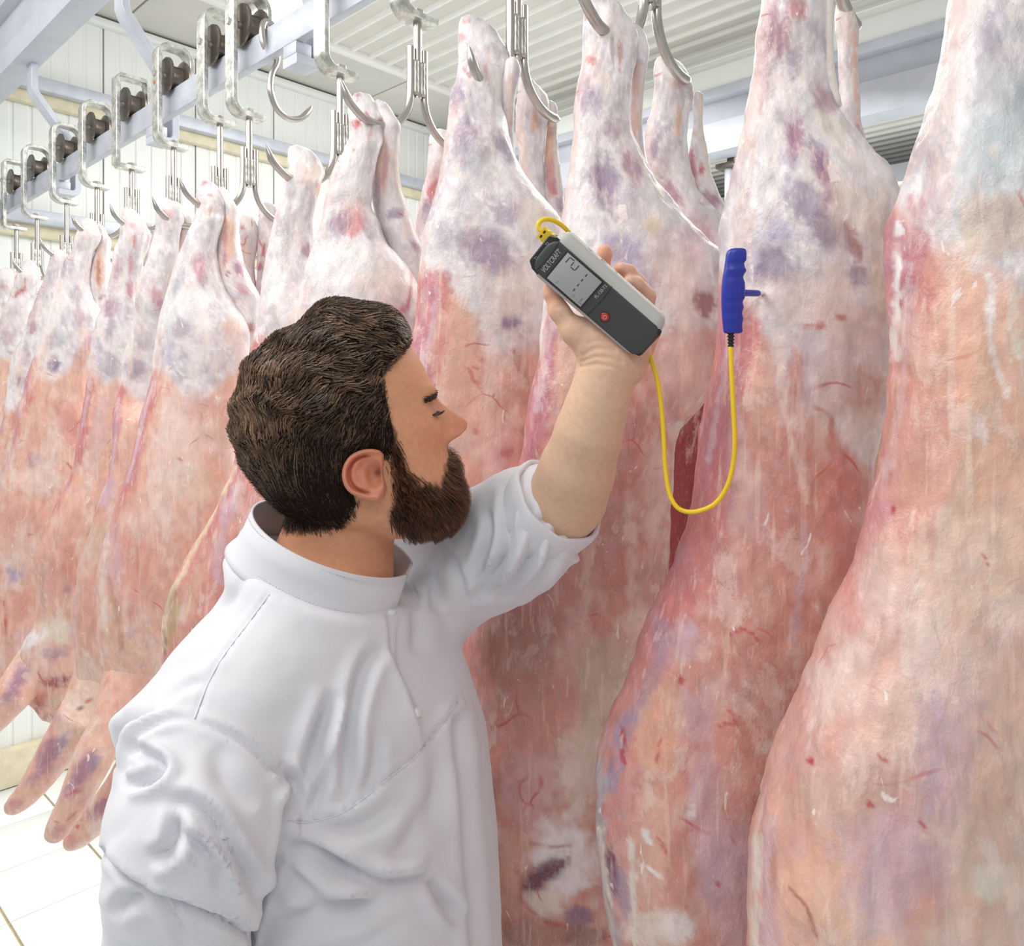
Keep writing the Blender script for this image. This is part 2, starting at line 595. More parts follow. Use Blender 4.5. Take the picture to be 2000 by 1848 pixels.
# the empty S hook hung over the rail
sy = 1.69
sh = thing('meat_hook', 'empty bare steel S hook hung over the rail, its point free in the air', 'hook', (XR, sy, Z(R1)))
pts = [(XR - 0.02, sy - 0.01, Z(R1 - 0.055)), (XR - 0.021, sy - 0.005, Z(R1 - 0.01)), (XR - 0.012, sy, Z(R1 + 0.016)), (XR + 0.006, sy, Z(R1 + 0.018)), (XR + 0.021, sy, Z(R1)), (XR + 0.022, sy, Z(R1 - 0.05)), (XR + 0.02, sy, Z(0.81)), (XR + 0.008, sy, Z(0.785)), (XR + 0.003, sy, Z(0.755)), (XR + 0.006, sy, Z(0.73)), (XR + 0.022, sy, Z(0.70)), (XR + 0.052, sy, Z(0.686)), (XR + 0.085, sy, Z(0.695)), (XR + 0.11, sy, Z(0.722)), (XR + 0.118, sy, Z(0.737))]
r = np.full(60, 0.0078); r[:3] = (0.002, 0.005, 0.007); r[-5:] = (0.007, 0.006, 0.0045, 0.003, 0.0006)
MB().tube(catmull(pts, 60), r, 10).build('shank', M_HOOK, sh, 'auto')
# ------------------------------------------------------------------ carcass colours (sRGB as the flesh and fat look in neutral light)
CK = dict(
    FAT=srgb(226, 219, 221), WHT=srgb(244, 240, 240), CRM=srgb(230, 218, 204), YEL=srgb(232, 212, 176), TAN=srgb(210, 186, 168),
    MUS=srgb(166, 148, 170), MUD=srgb(140, 118, 146), PUR=srgb(170, 122, 146), VIO=srgb(168, 152, 190), GRY=srgb(186, 184, 190), BLU=srgb(194, 206, 208),
    PNK=srgb(233, 186, 166), SAL=srgb(213, 152, 140), RED=srgb(204, 126, 126), ROS=srgb(196, 128, 142), LIL=srgb(212, 180, 192), PAL=srgb(236, 212, 203),
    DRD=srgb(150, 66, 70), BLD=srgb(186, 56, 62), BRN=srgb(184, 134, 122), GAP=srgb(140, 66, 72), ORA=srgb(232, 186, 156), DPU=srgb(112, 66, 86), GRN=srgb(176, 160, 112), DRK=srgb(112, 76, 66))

FLESH = NT('carcass_flesh', 0.36, 0.5)
_a = FLESH.n('ShaderNodeVertexColor', layer_name='Col').outputs[0]
_n1 = FLESH.ramp(FLESH.noise(55, 5, 0.62, (1, 1, 0.45), 0.6), 0.28, 0.72, 0.86, 1.12)
_c = FLESH.mix(1.0, _a, _n1, 'MULTIPLY')
# frosty fat fibres and small red vessels
_w = FLESH.ramp(FLESH.noise(150, 5, 0.7, (1, 1, 0.5), 1.5), 0.56, 0.78, 0.0, 0.36)
_c = FLESH.mix(_w, _c, tuple(srgb(246, 232, 226)))
_st = FLESH.ramp(FLESH.noise(110, 3, 0.5, (1, 1, 0.045), 0.25), 0.60, 0.68, 0.0, 0.34)
_c = FLESH.mix(_st, _c, tuple(srgb(248, 222, 206)))
# crisp torn fat patches and redder lean showing between them
_pn = FLESH.noise(15, 9, 0.70, (1, 1, 0.5), 0.4)
_pm = FLESH.ramp(_pn, 0.555, 0.60, 0.0, 0.36)
_c = FLESH.mix(_pm, _c, tuple(srgb(244, 224, 216)))
_rn = FLESH.ramp(FLESH.noise(11, 8, 0.66, (1, 1, 0.35), 0.6), 0.55, 0.64, 0.0, 0.55)
_c = FLESH.mix(_rn, _c, (0.93, 0.76, 0.72), 'MULTIPLY')
_sp = FLESH.ramp(FLESH.noise(48, 3, 0.5, (1, 1, 0.5), 1.0), 0.70, 0.73, 0.0, 0.75)
_c = FLESH.mix(_sp, _c, tuple(srgb(250, 238, 232)))
_v = FLESH.n('ShaderNodeTexVoronoi', feature='DISTANCE_TO_EDGE'); _v.inputs['Scale'].default_value = 9
_mp = FLESH.n('ShaderNodeVectorMath', operation='ADD')
_nv = FLESH.n('ShaderNodeTexNoise'); _nv.inputs['Scale'].default_value = 9
FLESH.l(FLESH.coords(), _nv.inputs['Vector'])
FLESH.l(FLESH.coords(), _mp.inputs[0]); FLESH.l(_nv.outputs['Color'], _mp.inputs[1]); FLESH.l(_mp.outputs[0], _v.inputs['Vector'])
_mp2 = FLESH.n('ShaderNodeVectorMath', operation='SCALE'); _mp2.inputs['Scale'].default_value = 0.09
FLESH.l(_nv.outputs['Color'], _mp2.inputs[0]); FLESH.l(_mp2.outputs[0], _mp.inputs[1])
_ve = FLESH.n('ShaderNodeMath', operation='MULTIPLY')
FLESH.l(FLESH.ramp(_v.outputs['Distance'], 0.006, 0.016, 0.55, 0.0), _ve.inputs[0])
FLESH.l(FLESH.ramp(FLESH.noise(14, 2), 0.60, 0.68), _ve.inputs[1])
_c = FLESH.mix(_ve.outputs[0], _c, tuple(srgb(190, 60, 66)))
FLESH.color(_c)
FLESH.bump(FLESH.noise(70, 5, 0.62, (1, 1, 0.5), 0.8), 0.25, 0.006, FLESH.bump(FLESH.noise(220, 4, 0.65), 0.35, 0.0025, FLESH.bump(_pm, 0.5, 0.0015)))
FLESH = FLESH.m


def paint(base, px, py, ops, seed):
    """blend shaped patches over a base colour; px, py say where each vertex was measured in the photograph"""
    col = base.copy()
    for op in ops:
        if op[0] == 'b':
            _, x, y, rx, ry, ang, ck, st = op[:8]
            soft = op[8] if len(op) > 8 else 0.45
            a = math.radians(ang)
            sel = (np.abs(px - x) < 2.2 * max(rx, ry)) & (np.abs(py - y) < 2.2 * max(rx, ry))
            if not sel.any():
                continue
            dx, dy = px[sel] - x, py[sel] - y
            u = (dx * math.cos(a) + dy * math.sin(a)) / rx
            v = (-dx * math.sin(a) + dy * math.cos(a)) / ry
            m = max(min(rx, ry), 6)
            q = np.stack([dx / (m * 0.9), dy / (m * 1.2), np.full(len(dx), x * 0.01)], 1)
            r = np.sqrt(u * u + v * v) + 0.50 * fbm(q, seed, 2) + 0.45 * fbm(q * 3.7, seed + 5, 2)
            mk = st * (1 - sstep(1 - soft, 1 + soft, r))
            col[sel] = col[sel] * (1 - mk[:, None]) + CK[ck] * mk[:, None]
        else:  # streak along a polyline
            _, pts, wd, ck, st = op[:5]
            pts = np.array(pts, float)
            sel = (px > pts[:, 0].min() - 3 * wd) & (px < pts[:, 0].max() + 3 * wd) & (py > pts[:, 1].min() - 3 * wd) & (py < pts[:, 1].max() + 3 * wd)
            if not sel.any():
                continue
            x, y = px[sel], py[sel]
            dm = np.full(len(x), 1e9)
            for (x0, y0), (x1, y1) in zip(pts[:-1], pts[1:]):
                t = np.clip(((x - x0) * (x1 - x0) + (y - y0) * (y1 - y0)) / ((x1 - x0) ** 2 + (y1 - y0) ** 2), 0, 1)
                dm = np.minimum(dm, np.hypot(x - x0 - t * (x1 - x0), y - y0 - t * (y1 - y0)))
            q = np.stack([x / (wd * 0.8), y / (wd * 1.8), np.full(len(x), 3.0)], 1)
            r = dm / wd + (1.3 if wd > 5 else 0.4) * fbm(q, seed, 3)
            mk = st * (1 - sstep(0.2, 1.3, r))
            col[sel] = col[sel] * (1 - mk[:, None]) + CK[ck] * mk[:, None]
    return col


def ring_loft(rows, D, thick, step, kf, kb, sq=2.25, hmax=None):
    """closed loft from silhouette rows (y, xl, xr[, extra depth]); returns grid, u across, py"""
    R = np.array([list(r) + [0.0] * (4 - len(r)) for r in rows], float)
    ys = []
    y = R[0, 0]
    while y < R[-1, 0]:
        ys.append(y)
        y += step if -40 < y < 1890 else step * 5
    ys.append(R[-1, 0])
    ys = np.array(ys)
    V = pchip(R[:, 0], R[:, 1:], ys)
    xl, xr, dd = V[:, 0], V[:, 1], V[:, 2]
    d = D + dd
    hw = (xr - xl) / 2 / FPX * d
    C = P((xl + xr) / 2, ys, d)
    ht = hw * thick
    if hmax:
        ht = hmax * np.tanh(ht / hmax)
    # rounded ends
    s = (ys - ys[0]) / FPX * D
    e = np.minimum(s, s[-1] - s)
    hmin = np.where(s < s[-1] / 2, hw[0], hw[-1])
    th = np.concatenate([np.linspace(math.pi, 2 * math.pi, kf, endpoint=False), np.linspace(0, math.pi, kb, endpoint=False)])
    ct, st = np.cos(th), np.sin(th)
    ct = np.sign(ct) * np.abs(ct) ** (2 / sq); st = np.sign(st) * np.abs(st) ** (2 / sq)
    g = C[:, None, :] + hw[:, None, None] * ct[None, :, None] * RIGHT + ht[:, None, None] * st[None, :, None] * FWD
    u = np.broadcast_to((ct[None, :] + 1) / 2, g.shape[:2])
    return g, u, ys, hw


def displace(g, amp, seed, cols=True):
    n, k = g.shape[:2]
    tv = np.gradient(g, axis=0)
    tu = np.roll(g, -1, 1) - np.roll(g, 1, 1)
    nn = np.cross(tu, tv)
    nn /= np.linalg.norm(nn, axis=2)[..., None] + 1e-12
    ctr = g.mean(1, keepdims=True)
    sg = np.sign(((g - ctr) * nn).sum(2, keepdims=True).mean())
    nn *= sg if sg != 0 else 1
    p = g.reshape(-1, 3)
    q = p * np.array([1, 1, 0.6])
    h = 1.35 * amp * (0.55 * vnoise(q * np.array([1, 1, 0.7]) * 15, seed) + 0.30 * fbm(q * 38, seed + 3, 2) + 0.15 * fbm(q * 110, seed + 7, 2))
    return g + nn * h.reshape(n, k, 1)


GROUP = 'skinned carcasses hanging from the hook trolleys'


def base_colour(px, py, u, yb, seed, pk, D, mus=0.5, edge=0.16):
    sc = 1.0 / D
    q = np.stack([px / (46 * sc), py / (70 * sc), np.full(len(px), seed * 3.1)], 1)
    n1 = fbm(q, seed, 3); n2 = fbm(q * 2.7, seed + 11, 3); n3 = fbm(q * np.array([3.0, 0.5, 1]) + 5, seed + 21, 3)
    fat = CK['FAT'] + 0 * px[:, None]
    fat = fat + (CK['CRM'] - fat) * (sstep(0.0, 0.6, n2) * 0.6)[:, None]
    fat = fat + (CK['PAL'] - fat) * (sstep(0.1, 0.6, n3) * 0.45)[:, None]
    m = sstep(-0.05, 0.55, n1 + 0.45 * n2) * mus
    fat = fat + (CK['GRY'] - fat) * (sstep(0.0, 0.5, fbm(q * 1.6 + 9, seed + 41, 3)) * 0.45)[:, None]
    fat = fat + (CK['MUS'] - fat) * m[:, None]
    wx = sstep(0.0, 0.5, fbm(q * 6, seed + 31, 3)) * 0.7
    fat = fat + (CK['WHT'] - fat) * wx[:, None]
    pink = CK[pk] + 0 * px[:, None]
    pink = pink + (CK['PAL'] - pink) * (sstep(-0.05, 0.55, n1) * 0.75)[:, None]
    pink = pink + (CK['RED'] - pink) * (sstep(0.25, 0.8, -n3 + 0.4 * n2) * 0.32)[:, None]
    pink = pink + (CK['SAL'] - pink) * (sstep(0.0, 0.6, n3) * 0.65)[:, None]
    pink = pink + (CK['LIL'] - pink) * (sstep(0.15, 0.5, n2) * 0.35)[:, None]
    pink = pink + (CK['TAN'] - pink) * (sstep(0.2, 0.6, -n1) * 0.35)[:, None]
    yb = np.array(yb, float)
    b = np.interp(px, yb[:, 0], yb[:, 1])
    t = sstep(-26 * sc, 26 * sc, py - b + 26 * sc * n2 + 22 * sc * n1)
    # raw flank edge
    dy = (py - b) * D
    e = (1 - sstep(edge * 0.45, edge * 1.5, u + 0.10 * n3)) * sstep(-20, 40, dy) * (1 - 0.75 * sstep(300, 900, dy))
    ec = CK['RED'] + (CK['ROS'] - CK['RED']) * sstep(-0.2, 0.3, n1)[:, None]
    ec = ec + (CK['LIL'] - ec) * (sstep(0.1, 0.5, n3) * 0.75)[:, None]
    pink = pink + (ec - pink) * (e * 0.9)[:, None]
    return fat * (1 - t[:, None]) + pink * t[:, None]


def carcass(label, D, rows, yb, ops=(), seed=1, pk='PNK', thick=0.85, legs=(), limbs=(), amp=0.008, mus=0.5, edge=0.16, hmax=0.115, step=None, kf=None, tends=()):
    """trunk with the near hind leg, plus the other hind leg, forelegs and free tendons as parts"""
    R = np.array([r[:3] for r in rows])
    px0 = (R[0, 1] + R[0, 2]) / 2
    root = thing('lamb_carcass', label, 'carcass', P(px0, R[0, 0], D), GROUP)
    step = step or max(4.0, 5.5)
    W = (R[:, 2] - R[:, 1]).max()
    kf = kf or int(np.clip(W / 5.0, 24, 130))
    g, u, ys, hw = ring_loft(rows, D, thick, step, kf, max(14, kf // 3), hmax=hmax)
    g = displace(g, amp, seed)

    def colour(g, u, ops, ybx=None, **kw):
        p = g.reshape(-1, 3)
        px, py, _ = PX(p)
        c = base_colour(px, py, u.reshape(-1), ybx or yb, seed, pk, D, mus=kw.get('mus', mus), edge=edge)
        return paint(c, px, py, ops, seed)

    mb = MB().grid(g, c=colour(g, u, ops))
    for pts, rad, dd in tends:
        pts = np.array(pts, float)
        q = catmull(P(pts[:, 0], pts[:, 1], D + dd), 24)
        rr = np.interp(np.linspace(0, 1, 24), np.linspace(0, 1, len(rad)), rad) / FPX * D
        mb.tube(q, rr, 10, c=CK['CRM'] * 0.6 + CK['WHT'] * 0.4)
    mb.build('trunk', FLESH, root)
    for lr, dd, lops in legs:
        g, u, ys, hw = ring_loft(lr, D + dd, 0.9, step, max(18, kf // 2), 12, hmax=0.08)
        g = displace(g, amp * 0.6, seed + 50)
        MB().grid(g, c=colour(g, u, lops, [(0, 5000), (2000, 5000)], mus=mus * 0.6)).build('hind_leg', FLESH, root)
    for pts, dd, lops in limbs:
        A = np.array(pts, float)            # x, y, half width, extra depth
        q = catmull(A, 60)
        C = P(q[:, 0], q[:, 1], D + dd + q[:, 3])
        t = np.gradient(q[:, :2], axis=0); t /= np.linalg.norm(t, axis=1)[:, None] + 1e-9
        nx = (-t[:, 1])[:, None] * RIGHT + (-t[:, 0])[:, None] * UP
        hw = np.maximum(q[:, 2], 0.8) / FPX * (D + dd)
        a = np.linspace(0, 2 * math.pi, 30, endpoint=False)
        g = C[:, None] + hw[:, None, None] * (np.cos(a)[None, :, None] * nx[:, None] + np.sin(a)[None, :, None] * 0.85 * FWD)
        g = displace(g, amp * 0.45, seed + 70)
        MB().grid(g, c=colour(g, np.full(g.shape[:2], 0.5), list(ops) + list(lops))).build('foreleg', FLESH, root)
    return root


def knob(x, y, r, D):
    return ('b', x, y, r, r, 0, 'WHT', 0.8)


BIG = 3000
# --- nearest carcass, cut by the right edge
carcass('nearest carcass, cut off by the right edge, broad pink flank below grey fat', 0.64,
        [(-440, 1935, 1960), (-425, 1915, 1985), (-380, 1900, 2000), (-250, 1890, 2010), (-100, 1870, 2050), (0, 1850, 2085), (80, 1838, 2120), (227, 1816, 2180), (302, 1799, 2205), (367, 1780, 2225), (438, 1757, 2240), (519, 1751, 2250), (671, 1745, 2260), (727, 1746, 2260), (790, 1743, 2255), (854, 1736, 2250), (926, 1724, 2240), (1011, 1707, 2230), (1105, 1685, 2215), (1224, 1639, 2200), (1319, 1600, 2185), (1412, 1554, 2170), (1493, 1520, 2150), (1595, 1490, 2130), (1710, 1469, 2110), (1848, 1467, 2080), (2200, 1500, 2020), (2700, 1560, 1960), (3100, 1620, 1900), (3250, 1700, 1820)],
        [(1740, 380), (1790, 470), (1830, 500), (1900, 520), (1990, 570), (2100, 600), (2300, 640)],
        [('b', 1850, 120, 60, 130, 0, 'WHT', .5), ('b', 1930, 70, 20, 50, 15, 'MUS', .6), ('b', 1975, 150, 60, 120, 20, 'GRY', .7), ('b', 1960, 280, 60, 110, 20, 'BLU', .75), ('b', 1900, 330, 40, 80, 15, 'GRY', .5), ('b', 1950, 430, 70, 60, 0, 'TAN', .7), ('b', 1900, 470, 30, 40, 0, 'CRM', .6),
         ('s', [(1803, 390), (1794, 470), (1778, 600), (1765, 750), (1745, 880), (1720, 1000)], 22, 'ROS', .7), ('s', [(1815, 500), (1800, 600), (1790, 760)], 20, 'RED', .45), ('s', [(1780, 520), (1770, 640), (1756, 800), (1730, 930)], 12, 'LIL', .9), ('s', [(1755, 440), (1752, 560), (1748, 700)], 10, 'WHT', .95),
         ('b', 1890, 620, 70, 110, 0, 'PNK', .8), ('s', [(1935, 540), (1935, 640), (1940, 700), (1965, 770)], 10, 'WHT', .9), ('s', [(1980, 560), (1975, 640), (1990, 700)], 14, 'CRM', .9), ('b', 1915, 840, 12, 26, -15, 'WHT', .9), ('s', [(1890, 880), (1895, 960)], 7, 'PAL', .8),
         ('b', 1730, 1130, 50, 60, 10, 'PAL', .6), ('b', 1780, 960, 40, 50, 0, 'SAL', .6), ('s', [(1800, 1010), (1795, 1130), (1800, 1260)], 10, 'PAL', .7), ('s', [(1850, 1000), (1835, 1120), (1845, 1240)], 16, 'PAL', .5),
         ('b', 1850, 900, 160, 300, 0, 'ORA', .45), ('b', 1760, 1350, 200, 200, 0, 'PAL', .45), ('b', 1900, 1100, 100, 120, 0, 'CRM', .3), ('b', 1650, 1330, 50, 90, 25, 'PAL', .7), ('b', 1760, 1560, 160, 60, 10, 'BRN', .45), ('b', 1620, 1560, 80, 50, 0, 'TAN', .4), ('b', 1840, 1480, 60, 120, 0, 'LIL', .55), ('b', 1740, 1700, 110, 100, 0, 'LIL', .75), ('s', [(1830, 1360), (1830, 1480), (1815, 1580)], 14, 'LIL', .8),
         ('b', 1600, 1740, 70, 100, 0, 'ORA', .6), ('b', 1960, 1650, 80, 200, 0, 'TAN', .45), ('b', 1930, 1720, 30, 40, 0, 'CRM', .8), ('s', [(1500, 1600), (1492, 1700), (1500, 1848)], 22, 'LIL', .6), ('s', [(1480, 1640), (1474, 1750), (1476, 1848)], 12, 'CRM', .9), ('b', 1510, 1700, 8, 60, 0, 'BRN', .6),
         ('s', [(1542, 1735), (1575, 1770), (1595, 1830)], 4, 'DRD', .7), ('b', 1584, 1487, 7, 7, 0, 'BLD', .9), ('s', [(1713, 1475), (1735, 1490)], 4, 'BLD', .7), ('s', [(1795, 1600), (1810, 1625)], 4, 'BLD', .8), ('b', 1700, 1573, 6, 6, 0, 'BLD', .8), ('b', 1745, 995, 5, 8, 0, 'BLD', .8), ('s', [(1920, 1080), (1930, 1105)], 3, 'BLD', .7)],
        seed=3, pk='PNK', thick=0.8, amp=0.009, mus=0.25, edge=0.10, hmax=0.13,
        limbs=[([(1640, 2500, 120, -0.05), (1500, 2750, 70, -0.1), (1400, 2950, 45, -0.12), (1330, 3090, 40, -.12)], 0, [])])

# --- the carcass with the probe
carcass('carcass with the blue probe in front of it, purple shin muscles and red flank', 0.83,
        [(-190, 1545, 1560), (-182, 1528, 1580), (-150, 1515, 1598), (-100, 1508, 1606), (-40, 1502, 1606), (10, 1497, 1608), (65, 1486, 1608), (130, 1480, 1610), (182, 1472, 1621), (227, 1462, 1640), (308, 1449, 1692), (347, 1441, 1724), (390, 1432, 1745), (438, 1418, 1756), (487, 1413, 1754), (560, 1411, 1751), (640, 1410, 1748), (735, 1401, 1744), (777, 1390, 1735), (841, 1380, 1715), (880, 1374, 1704), (926, 1367, 1698), (1003, 1354, 1696), (1075, 1337, 1696), (1151, 1307, 1690), (1215, 1277, 1670), (1285, 1248, 1655), (1383, 1205, 1640), (1476, 1169, 1630), (1519, 1163, 1620), (1604, 1163, 1610), (1731, 1171, 1600), (1848, 1192, 1600), (2100, 1230, 1590), (2450, 1290, 1560), (2700, 1350, 1500), (2780, 1390, 1450)],
        [(1400, 540), (1440, 560), (1470, 600), (1500, 660), (1530, 730), (1580, 800), (1640, 850), (1680, 900), (1760, 960)],
        [('b', 1500, 70, 16, 75, 8, 'PUR', .7), ('b', 1528, 75, 13, 45, 10, 'PUR', .85), ('b', 1552, 120, 14, 32, 5, 'MUD', .7), ('b', 1495, 160, 8, 50, 12, 'MUS', .7), ('b', 1557, 20, 18, 22, 0, 'BLD', .55), ('b', 1545, 70, 20, 40, 0, 'TAN', .3), ('b', 1612, 200, 22, 32, -20, 'PUR', .7), ('b', 1552, 270, 17, 42, 5, 'PUR', .9), ('b', 1537, 225, 26, 20, 0, 'MUS', .5), ('b', 1545, 310, 18, 22, 0, 'MUS', .5),
         ('b', 1612, 345, 18, 60, -20, 'PUR', .9), ('b', 1595, 300, 16, 30, -20, 'MUD', .6), ('b', 1572, 400, 30, 55, -20, 'MUD', .7), ('b', 1625, 455, 40, 45, -25, 'MUD', .55), ('b', 1668, 475, 11, 50, -18, 'DRD', .65), ('b', 1680, 540, 22, 24, 0, 'MUD', .6), ('b', 1510, 520, 42, 50, 10, 'MUD', .7), ('b', 1520, 450, 25, 35, 20, 'VIO', .6), ('b', 1470, 500, 18, 50, 10, 'VIO', .4), ('b', 1620, 250, 20, 40, -30, 'CRM', .6), ('b', 1660, 400, 40, 60, -20, 'CRM', .6), ('b', 1720, 420, 24, 60, -10, 'TAN', .45), ('b', 1720, 540, 22, 60, 0, 'CRM', .7), ('s', [(1705, 440), (1712, 520), (1722, 620)], 10, 'TAN', .5),
         ('b', 1560, 590, 110, 45, 0, 'PAL', .6), ('b', 1660, 640, 60, 50, 0, 'PAL', .6), ('s', [(1570, 638), (1600, 636)], 5, 'BLD', .75), ('b', 1601, 637, 9, 9, 0, 'BLD', .7), ('b', 1642, 620, 10, 7, 0, 'BLD', .6), ('b', 1600, 740, 110, 80, 10, 'LIL', .35), ('b', 1660, 760, 70, 70, 0, 'TAN', .5),
         ('s', [(1425, 660), (1410, 760), (1392, 860), (1370, 960)], 24, 'ROS', .75), ('s', [(1420, 680), (1402, 800), (1385, 900)], 7, 'LIL', .85), ('b', 1460, 690, 24, 70, 0, 'RED', .7), ('b', 1490, 780, 30, 100, 0, 'PNK', .7), ('b', 1554, 735, 14, 50, 0, 'SAL', .8), ('s', [(1515, 640), (1525, 740), (1535, 830), (1560, 900), (1575, 980)], 10, 'PAL', .75), ('b', 1560, 830, 14, 20, 0, 'PAL', .8),
         ('b', 1700, 760, 28, 40, 0, 'RED', .5), ('b', 1655, 940, 26, 60, -20, 'RED', .6), ('b', 1640, 1030, 24, 90, -10, 'RED', .55), ('b', 1670, 1080, 20, 50, 0, 'RED', .5), ('s', [(1565, 1020), (1575, 1080), (1560, 1180), (1545, 1260)], 9, 'LIL', .8), ('b', 1500, 1080, 60, 100, 10, 'SAL', .4), ('b', 1480, 1010, 22, 60, 0, 'LIL', .4),
         ('s', [(1330, 1110), (1300, 1190), (1270, 1260)], 16, 'RED', .5), ('b', 1345, 1250, 30, 34, -30, 'LIL', .85), ('b', 1375, 1275, 16, 14, 0, 'PAL', .8), ('s', [(1300, 1230), (1275, 1330), (1250, 1390)], 20, 'MUS', .55), ('b', 1430, 1270, 80, 50, 0, 'SAL', .6), ('b', 1470, 1330, 80, 100, 0, 'BRN', .25), ('s', [(1345, 1370), (1370, 1480), (1380, 1600), (1395, 1720)], 34, 'LIL', .65), ('b', 1290, 1430, 40, 110, 5, 'ORA', .6), ('b', 1320, 1720, 34, 130, 0, 'SAL', .8), ('b', 1270, 1650, 30, 130, 0, 'PNK', .7), ('b', 1440, 1500, 50, 130, 0, 'SAL', .45), ('b', 1430, 1730, 60, 110, 0, 'LIL', .7),
         ('s', [(1222, 1400), (1205, 1470), (1195, 1540)], 16, 'MUS', .8), ('s', [(1172, 1490), (1168, 1600), (1180, 1740), (1200, 1848)], 16, 'GRY', .8), ('s', [(1172, 1620), (1180, 1740), (1200, 1848)], 9, 'CRM', .8), ('b', 1196, 1700, 10, 44, -10, 'DPU', .9), ('b', 1215, 1740, 14, 50, -12, 'MUS', .7), ('b', 1218, 1440, 5, 18, -10, 'BLD', .8), ('b', 1217, 1480, 5, 16, -10, 'BLD', .9), ('s', [(1232, 1640), (1237, 1760), (1240, 1848)], 8, 'CRM', .9), ('b', 1290, 1820, 60, 34, 0, 'CRM', .75), ('b', 1330, 1810, 30, 26, 0, 'WHT', .6), ('b', 1505, 1460, 24, 18, 0, 'CRM', .7),
         ('s', [(1425, 1240), (1450, 1228), (1475, 1240), (1482, 1255)], 4, 'BLD', .7), ('s', [(1400, 1420), (1420, 1412), (1440, 1416), (1425, 1390)], 4, 'BLD', .65), ('s', [(1290, 1440), (1283, 1490)], 3, 'BLD', .6), ('s', [(1288, 1640), (1300, 1665)], 4, 'BLD', .6), ('s', [(1258, 1620), (1270, 1650)], 6, 'WHT', .9), ('s', [(1352, 1570), (1350, 1595)], 6, 'WHT', .9), ('s', [(1265, 1695), (1288, 1712)], 5, 'WHT', .9), ('b', 1405, 1728, 8, 5, 0, 'BLD', .8), ('b', 1331, 1328, 5, 7, 0, 'BLD', .9)],
        seed=7, pk='SAL', thick=0.8, amp=0.009, mus=0.45, edge=0.14,
        tends=[([(1612, -130), (1618, -40), (1616, 60), (1618, 140), (1630, 210)], (12, 10, 10, 12, 14), -0.012)],
        limbs=[([(1420, 2200, 110, -0.05), (1280, 2420, 60, -0.09), (1180, 2600, 36, -0.11), (1120, 2740, 30, -.12), (1105, 2770, 15, -.12)], 0, []), ([(1500, 2200, 100, 0.05), (1380, 2460, 56, 0.07), (1290, 2640, 36, 0.08), (1240, 2770, 26, .08), (1230, 2790, 14, .08)], 0, [])])

carcass('far carcass mostly hidden behind the blue probe carcass, one thin shin above its rump', 0.99,
        [(-8, 1640, 1650), (-2, 1634, 1660), (20, 1631, 1668), (64, 1633, 1676), (100, 1640, 1675), (200, 1641, 1679), (270, 1648, 1690), (330, 1655, 1716), (400, 1660, 1742), (470, 1668, 1765), (600, 1672, 1800), (900, 1672, 1800), (1300, 1665, 1790), (1700, 1675, 1770), (1950, 1700, 1740)],
        [(1600, 520), (1800, 540)],
        [('b', 1655, 40, 18, 30, 0, 'CRM', .7), ('s', [(1668, 70), (1670, 160), (1676, 240)], 7, 'PNK', .8), ('b', 1684, 290, 9, 34, -15, 'PUR', .9), ('b', 1706, 330, 6, 20, -25, 'RED', .8), ('s', [(1648, 100), (1652, 200)], 8, 'WHT', .9), ('b', 1750, 450, 20, 40, 0, 'CRM', .6), ('b', 1748, 560, 14, 60, 0, 'ROS', .7), ('b', 1710, 960, 40, 120, 0, 'TAN', .8)],
        seed=19, mus=0.15, thick=0.7, hmax=0.07)
